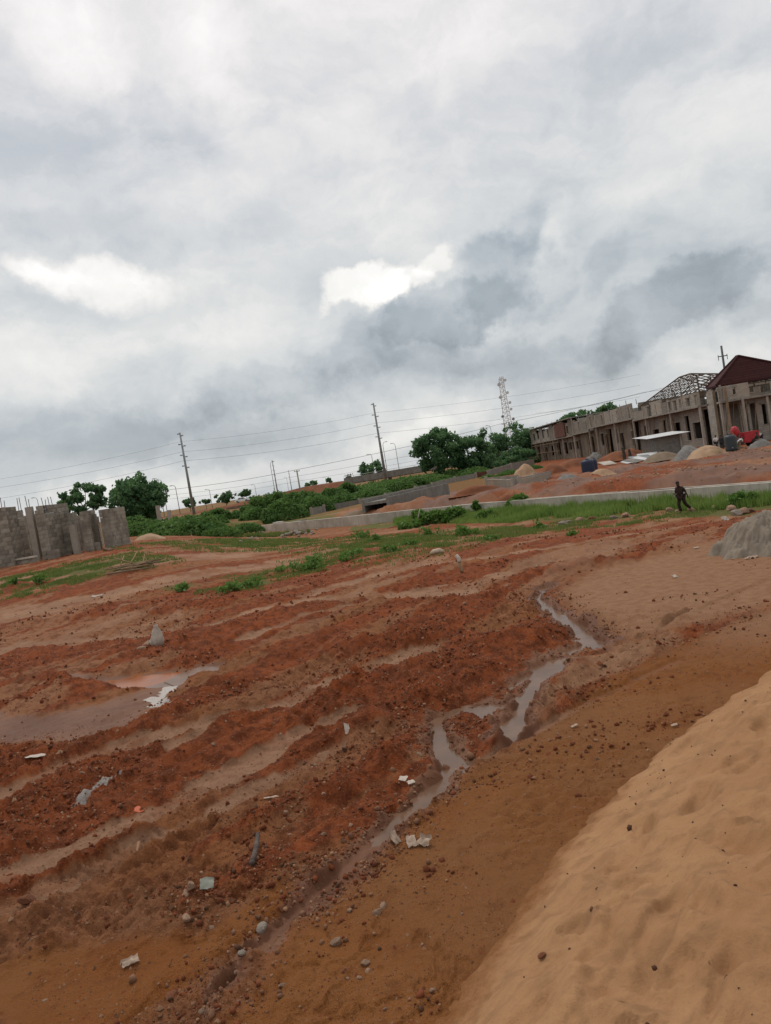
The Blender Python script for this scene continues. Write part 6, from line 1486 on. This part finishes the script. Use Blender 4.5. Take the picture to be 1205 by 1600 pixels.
for i, (px, py, w) in enumerate(((98, 862, 14), (104, 866, 11), (127, 857, 13), (150, 852, 14), (153, 856, 10), (166, 861, 14), (173, 860, 10), (182, 858, 8))):
    stone(px, py, w, 'p', ('white rubble lump in the gap left of the cast column', 'second white lump in the gap left of the cast column', 'white rubble lump between two middle piers', 'large white rubble lump in the doorway of the last pier', 'low white lump in the doorway of the last pier', 'pale rubble lump at the foot of the last pier', 'small pale lump right of the one at the last pier', 'smallest pale lump beside the gravel heap')[i], 'white rubble around the block piers', sink=.1)
for i in range(36):                                  # unremarkable stones over the mud
    px, py = rng.uniform(0, 760), 900 + 680 * rng.random() ** .8
    stone(px, py, rng.uniform(5, 10), random.choice('prrp'), 'small stone lying loose on the churned red mud', 'loose stones on the mud', sink=.4)

stone(1188, 846, 34, 'g', 'large grey lump half buried in the front of the quarry dust heap', sink=.3)
stone(1203, 838, 30, 'g', 'grey lump cut by the right edge on the quarry dust heap', sink=.3, z=.25)
def drop(px, py):
    """a sight line meets the finished ground"""
    g = flat(px, py) if py > 940 else ground(px, py)
    for _ in range(3): zt = gz(g.x, g.y); d = ray(px, py); t = (zt - EYE) / d[2]; g = Vector((d[0] * t, d[1] * t, zt))
    return g
def scrap(name, px, py, w, h, m, label, cat, rz=0, tilt=.3, crumple=.35, th=.004):
    """a crumpled sheet lying or half standing"""
    g = drop(px, py); L = (g - Vector((0, 0, EYE))).length; W, Hh = w * L / FOC * .8, h * L / FOC * .95; n = 7
    mb = MB(); so = random.random() * 50
    for kz in (0, th):
        mb.add([((i / (n - 1) - .5) * W * (1 + .3 * mnoise.noise((i * .6 + so, j * .6, 3))), (j / (n - 1) - .5) * Hh * (1 + .35 * mnoise.noise((j * .6, i * .5 + so, 9))), kz + crumple * min(W, Hh) * mnoise.noise((i * .55 + so, j * .55, 1))) for j in range(n) for i in range(n)],
               [(j * n + i, j * n + i + 1, (j + 1) * n + i + 1, (j + 1) * n + i)[:: 1 if kz else -1] for j in range(n - 1) for i in range(n - 1)])
    o = mb.build(name, m, None, True, g + Vector((0, 0, .02 + .45 * Hh * math.sin(tilt)))); o.rotation_euler = (tilt, random.uniform(-.15, .15), rz); return tag(o, label, cat)
PAPER = mat('pale_litter', (.42, .31, .23), .8, .25, 12); GREENISH = mat('greenish_shard', (.27, .28, .23), .6, .2, 9); ORANGE = mat('orange_plastic', (.50, .105, .04), .6, .25, 9); LILAC = mat('light_litter', (.48, .41, .34), .6, .15, 9)
g = drop(247, 1006); mb = MB(); prof = [(.02, -.06), (.15, -.03), (.165, .07), (.13, .2), (.085, .31), (.045, .38), (.06, .43), (.01, .44)]; nn = 14
mb.add([(r * math.cos(a) * (1 + .35 * mnoise.noise((math.cos(a) * 1.5, math.sin(a) * 1.5, z * 7))) + .05 * z, r * .7 * math.sin(a) * (1 + .3 * mnoise.noise((math.cos(a) * 2, math.sin(a) * 2, z * 6 + 5))), z) for r, z in prof for a in [2 * math.pi * k / nn for k in range(nn)]], [(i * nn + k, i * nn + (k + 1) % nn, (i + 1) * nn + (k + 1) % nn, (i + 1) * nn + k) for i in range(len(prof) - 1) for k in range(nn)])
tag(mb.build('sack', mat('dirty_white_sack', (.46, .40, .33), .85, .3, 8), None, True, g), 'crumpled off-white sack standing up on the dark clod ridge', 'sack')
g = drop(224, 1265); mb = MB(); rr_ = [.095 * (1 + .18 * math.sin(3 * a + 1) + .1 * math.sin(7 * a)) for a in [2 * math.pi * k / 20 for k in range(20)]]
mb.add([(rr_[k] * math.cos(2 * math.pi * k / 20) * 1.15, rr_[k] * math.sin(2 * math.pi * k / 20), z + .006 * math.sin(k * 1.7)) for z in (0, .008) for k in range(20)], [tuple(range(19, -1, -1)), tuple(range(20, 40))] + [(k, (k + 1) % 20, 20 + (k + 1) % 20, 20 + k) for k in range(20)])
o = mb.build('plastic_scrap', ORANGE, None, False, g + Vector((0, 0, .03))); o.rotation_euler = (.12, .05, .3); tag(o, 'flat round orange-red plastic scrap beside the pale wheel track', 'plastic scrap')
scrap('shard', 325, 1389, 24, 16, GREENISH, 'pale greenish shard right of the buff stones', 'shard', .2, .7, .15)
scrap('shard', 544, 1147, 10, 16, LILAC, 'single white shard upright on the red ridge in the middle', 'shard', .2, 1.1, .15)
scrap('shard', 631, 1221, 17, 9, LILAC, 'left one of two white shards on the bank of the rivulet', 'shard', -.6, .4, .15)
scrap('shard', 643, 1226, 14, 8, LILAC, 'right one of two white shards on the bank of the rivulet', 'shard', .5, .3, .15)
scrap('paper_scrap', 619, 1319, 15, 20, PAPER, 'curled pale wrapper, left one of three by the rivulet', 'litter', .9, .9, .35)
scrap('paper_scrap', 644, 1322, 17, 18, PAPER, 'greyish wrapper in the middle of three by the rivulet', 'litter', .2, .5, .25)
scrap('paper_scrap', 664, 1321, 24, 18, PAPER, 'torn pale wrapper, right one of three by the rivulet', 'litter', -.5, .6, .5)
scrap('bark_strip', 204, 1508, 26, 12, PAPER, 'curved strip of pale bark near the lower left', 'bark strip', .6, .3, .5)
scrap('plastic_scrap', 152, 932, 20, 7, LILAC, 'flat white plastic scrap among the dark mounds', 'litter', .1, .1, .2)
scrap('plastic_scrap', 63, 969, 14, 7, LILAC, 'small white litter scrap on the left mounds', 'litter', .1, .2, .2)
scrap('plastic_scrap', 1055, 903, 10, 6, LILAC, 'small white scrap on the smooth tan ground', 'litter', .4, .5, .3)
scrap('plastic_scrap', 1178, 872, 18, 7, PAPER, 'pale crumpled litter right below the bottle', 'litter', .2, .2, .5)
scrap('plastic_scrap', 1167, 874, 8, 5, PAPER, 'tiny pale litter left of the crumpled one below the bottle', 'litter', .2, .2, .3)
scrap('plastic_scrap', 1088, 857, 10, 4, LILAC, 'pale scrap on the tan ground left of the bottle', 'litter', .2, .1, .2)
scrap('plastic_scrap', 1133, 814, 12, 9, LILAC, 'white bag scrap before the quarry dust heap', 'litter', .3, .8, .4)
scrap('plastic_scrap', 55, 1184, 32, 9, LILAC, 'whitish plastic film pressed into the mud at the left', 'litter', .25, .05, .2)
scrap('plastic_scrap', 898, 1137, 14, 5, PAPER, 'small pale scrap on the gravelly strip right of the rivulet', 'litter', .2, .1, .3)
scrap('plastic_scrap', 1054, 1136, 12, 5, PAPER, 'pale scrap at the upper tip of the sand heap', 'litter', .1, .2, .3)
scrap('plastic_scrap', 424, 1249, 26, 5, PAPER, 'thin pale strip on the mud right of the orange scrap', 'litter', .2, .05, .2)
def stick(name, a, b, r0, r1, m, label, cat, bend=0, group=None, n=6):
    a, b = Vector(a), Vector(b); mid = a.lerp(b, .5) + Vector((bend, 0, abs(bend) * .4)); mb = MB(); mb.tube([a, a.lerp(mid, .5) + Vector((bend * .2, 0, 0)), mid, b], [r0, r0 * .95, (r0 + r1) / 2, r1], n)
    return tag(mb.build(name, m, None, True), label, cat, group)
g0, g1 = drop(394, 1356), drop(405, 1314); stick('stick', g0 + Vector((0, 0, .03)), g1 + Vector((0, 0, .06)), .024, .019, mat('grey_wood', (.125, .092, .078), .9, .5, 14, bump=.8, bscale=30), 'short thick grey stick lying on the red mud', 'stick', .012, None, 9)
g0, g1 = drop(212, 1345), drop(219, 1326); stick('stick', g0 + Vector((0, 0, .01)), g1 + Vector((0, 0, .06)), .010, .018, CLODT, 'small pale stick on the wheel track below the orange scrap', 'stick')
g = drop(722, 894); s = g.y / FOC; stick('stick', g, g + Vector((-2 * s, 0, 17 * s)), .05, .055, BAMBOO, 'stub of the bent pale stake standing in the ruts', 'stick'); stick('stake', g + Vector((-2 * s, -.02, 16.5 * s)), g + Vector((-5 * s, 0, 28 * s)), .06, .05, LILAC, 'white bent piece tied on top of the stake stub', 'stake', .03)
g = drop(683, 866); mb = MB(); mb.tube([g + Vector((-.23, 0, .05)), g + Vector((-.1, 0, .10)), g + Vector((.1, .02, .11)), g + Vector((.25, 0, .06))], [.04, .09, .09, .05], 8); tag(mb.build('log', mat('pale_log', (.50, .40, .29), .8, .25, 9), None, True), 'short pale log lying on the bare ground below the weeds', 'log')
g0, g1 = at(652, 803, 51), at(656, 795, 51); stick('stick', g0 + Vector((0, 0, -.3)), g1, .03, .02, LILAC, 'thin white stick poking out of the creeper mound', 'stick')
def bottle():
    g = drop(1173, 856); root = empty('plastic_bottle', g + Vector((0, 0, .045)), R(14), 'clear-white plastic bottle with a blue label lying before the quarry dust heap', 'bottle'); X = lambda pts: [(x, 0, 0) for x in pts]
    mb = MB(); mb.tube(X((-.14, -.135, -.05, .05, .09, .115, .13)), [.035, .043, .043, .043, .034, .016, .015], 14); mb.build('body', PLASTW, root, True)
    mb = MB(); mb.tube(X((-.005, .045)), [.0445, .0445], 14); mb.build('label', mat('blue_label', (.04, .06, .30), .5), root, True)
    mb = MB(); mb.tube(X((.131, .148)), [.018, .018], 10); mb.build('cap', WHITEP, root)
bottle()
# heap of old bamboo
def bamboo():
    c = drop(212, 890); s = c.y / FOC
    for k in range(22):
        a = c + Vector((rng.normal(-2, 10) * s, rng.normal(0, .35), .06 + .03 * (k % 7))); an = rng.normal(.05, .35); L = rng.uniform(.5, 1.1)
        d = Vector((math.cos(an), math.sin(an) * .8, rng.uniform(-.02, .10))) * L
        stick('bamboo_pole', a - d, a + d, rng.uniform(.022, .04), .022, BAMBOO if k % 3 else TIMBER, 'old brown pole lying in the tangled heap on the dirt bank', 'pole', rng.normal(0, .03), 'poles tangled in one heap')
    for (p0, p1, lab) in (((184, 892), (194, 868), 'slender pale pole rising from the left of the tangled heap'), ((204, 880), (214, 862), 'second slender pole standing in the middle of the tangled heap'), ((222, 884), (226, 866), 'short upright pole at the right of the tangled heap'), ((178, 872), (225, 886), 'long thin pole sloping across the tangled heap')):
        Y = c.y; stick('bamboo_pole', at(*p0, Y - .2), at(*p1, Y + .2), .03, .022, BAMBOO, lab, 'pole', .02, 'poles tangled in one heap')
bamboo()

# ------------------------------------------------------------------ loose clods and grit
def crumbs(name, X, Y, Z, Rr, m, label):
    t = (1 + 5 ** .5) / 2
    b = np.array([(-1, t, 0), (1, t, 0), (-1, -t, 0), (1, -t, 0), (0, -1, t), (0, 1, t), (0, -1, -t), (0, 1, -t), (t, 0, -1), (t, 0, 1), (-t, 0, -1), (-t, 0, 1)]) / 1.9
    f = np.array([(0, 11, 5), (0, 5, 1), (0, 1, 7), (0, 7, 10), (0, 10, 11), (1, 5, 9), (5, 11, 4), (11, 10, 2), (10, 7, 6), (7, 1, 8), (3, 9, 4), (3, 4, 2), (3, 2, 6), (3, 6, 8), (3, 8, 9), (4, 9, 5), (2, 4, 11), (6, 2, 10), (8, 6, 7), (9, 8, 1)])
    n = len(X); V = b[None] * rng.uniform(.62, 1.3, (n, 12, 1)) * rng.uniform(.6, 1.25, (n, 1, 3)) * np.array([1, 1, .8])
    q = rng.normal(size=(n, 4)); q /= np.linalg.norm(q, axis=1)[:, None]; w, x, y, z = q.T
    Rm = np.stack([np.stack([1 - 2 * (y * y + z * z), 2 * (x * y - z * w), 2 * (x * z + y * w)], -1), np.stack([2 * (x * y + z * w), 1 - 2 * (x * x + z * z), 2 * (y * z - x * w)], -1), np.stack([2 * (x * z - y * w), 2 * (y * z + x * w), 1 - 2 * (x * x + y * y)], -1)], 1)
    V = np.einsum('nij,nkj->nki', Rm, V) * Rr[:, None, None] + np.stack([X, Y, Z], 1)[:, None, :]
    F = (f[None] + 12 * np.arange(n)[:, None, None]).reshape(-1, 3)
    return tag(link(name, mesh_np(name, V.reshape(-1, 3), F), m), label, kind='stuff')
def scatter(n, pw, seed):
    r = np.exp(rng.uniform(math.log(4.0), math.log(30), n)); th = rng.uniform(R(-30), R(30), n); return r * np.sin(th), r * np.cos(th)
def clods():
    x, y = scatter(110000, 1, 1); z, k = terrain(x, y)
    _, sgn, _ = pline(x, y, TOE); d0, _, _ = pline(x, y, TOE)
    den = np.clip(k['red'], 0, 1) * (.25 + .9 * ss(fbm(x * 1.2, y * 1.2, 3, 701), .42, .62)) + .10 * k['smooth'] * ss(fbm(x * 1.4, y * 1.4, 3, 705), .56, .68) * 3 + .05 * k['track'] + .25 * k['mf'] * ss(fbm(x * 2, y * 2, 3, 707), .5, .6)
    den = den * (.12 + 1.5 * ss(fbm(x * .75, y * .75, 4, 709), .42, .62))
    keep = (rng.random(len(x)) < den * .6) & (k['strm'] < .5) & ~((sgn < 0) & (d0 > .02)); x, y, z = x[keep], y[keep], z[keep]; n = len(x)
    r = .0040 * np.exp(rng.normal(.30, .78, n)) * (1 + np.hypot(x, y) * .05); r = np.minimum(r, .030 * (.8 + .03 * np.hypot(x, y)))
    pick = rng.random(n); a = pick < .62; b = (pick >= .62) & (pick < .86); c = pick >= .86
    crumbs('clods', x[a], y[a], z[a] + r[a] * .3, r[a], CLOD, 'red earth clods strewn over the mud')
    crumbs('grit', x[b], y[b], z[b] + r[b] * .3, r[b] * .7, CLODT, 'pale grit and pebbles strewn over the mud')
    crumbs('dark_grit', x[c], y[c], z[c] + r[c] * .3, r[c] * .85, CLODK, 'dark crumbs strewn over the mud')
    print('clods', n)
    m_ = 120000; r_ = np.exp(rng.uniform(math.log(4.0), math.log(13), m_)); th_ = rng.uniform(R(-30), R(28), m_); x, y = r_ * np.sin(th_), r_ * np.cos(th_)
    z, k = terrain(x, y); d0, sgn, _ = pline(x, y, TOE)
    den = .16 + .8 * k['red'] * ss(fbm(x * 1.7, y * 1.7, 3, 741), .38, .6) + .25 * ss(fbm(x * 2.2, y * 2.2, 3, 745), .55, .66)
    kp = (rng.random(m_) < den) & (k['strm'] < .4) & ~((sgn < 0) & (d0 > .02)); x, y, z = x[kp], y[kp], z[kp]; r = .0030 * np.exp(rng.normal(.2, .5, len(x))) * (.6 + .1 * np.hypot(x, y))
    a = rng.random(len(x)); o8 = np.array([(1, 0, 0), (-1, 0, 0), (0, 1, 0), (0, -1, 0), (0, 0, 1)]); f4 = np.array([(0, 2, 4), (2, 1, 4), (1, 3, 4), (3, 0, 4)])
    for nm, mt_, lo_, hi_, lb_ in (('fine_clods', CLOD, 0, .5, 'fine red earth crumbs over the near mud'), ('fine_grit', CLODT, .5, .78, 'fine pale grit over the near mud'), ('fine_dark_grit', CLODK, .78, 1.01, 'fine dark crumbs over the near mud')):
        s_ = (a >= lo_) & (a < hi_); n_ = s_.sum(); an = rng.uniform(0, 6.28, n_); V = o8[None] * rng.uniform(.6, 1.4, (n_, 5, 1)) * r[s_][:, None, None]
        V = np.stack([V[..., 0] * np.cos(an)[:, None] - V[..., 1] * np.sin(an)[:, None], V[..., 0] * np.sin(an)[:, None] + V[..., 1] * np.cos(an)[:, None], V[..., 2]], -1) + np.stack([x[s_], y[s_], z[s_] - .001], 1)[:, None, :]
        tag(link(nm, mesh_np(nm, V.reshape(-1, 3), (f4[None] + 5 * np.arange(n_)[:, None, None]).reshape(-1, 3)), mt_), lb_, kind='stuff')
    # gravelly margins of the rivulet
    m_ = 6500; t = rng.uniform(0, _sl[-1], m_); q = np.array(STREAM); xx = np.interp(t, _sl, q[:, 0]) + rng.normal(0, .26, m_); yy = np.interp(t, _sl, q[:, 1]) + rng.normal(0, .26, m_)
    z, k = terrain(xx, yy); kp = (k['strm'] < .35) & (rng.random(m_) < .3 + 1.2 * ss(fbm(xx * 1.6, yy * 1.6, 3, 711), .45, .6)); xx, yy, z = xx[kp], yy[kp], z[kp]; r = .0048 * np.exp(rng.normal(.45, .6, len(xx)))
    crumbs('gravel', xx, yy, z + r * .3, r, mat('mixed_gravel', (.23, .115, .062), .9, .5, 9, (.13, .062, .034)), 'mixed gravel along the edges of the rivulet')
    # dark crumbs on the sand heap
    i = rng.choice(len(SX), 26000, False); sx, sy, sz = SX[i], SY[i], SZ[i]; kk = (sz > .05) & (sy > 1.0) & (sx < 5) & (rng.random(26000) < .035 + .16 * ss(fbm(sx * 1.8, sy * 1.8, 3, 721), .56, .68)); sx, sy, sz = sx[kk], sy[kk], sz[kk]
    r = .0042 * np.exp(rng.normal(.35, .6, len(sx)))
    crumbs('sand_crumbs', sx + rng.normal(0, .01, len(sx)), sy + rng.normal(0, .01, len(sx)), sz + r * .3, r, CLODK, 'dark crumbs of earth dotted over the sand heap')
    # white flecks of rubble on the red bank behind the drain
    m_ = 420; px = rng.uniform(840, 1204, m_); Yv = rng.uniform(33, 78, m_); xs = np.array([at(a, 720, b).x for a, b in zip(px, Yv)]); zz = base_z(xs, Yv); d, s, _ = pline(xs, Yv, DRAIN); kp = (s > 0) & (d > 2.6); r = rng.uniform(.04, .12, m_)
    zt, _ = terrain(xs, Yv)
    crumbs('bank_rubble', xs[kp], Yv[kp], zt[kp] + r[kp] * .3, r[kp], STONE, 'pale flecks of rubble in the red bank behind the drain')
clods()
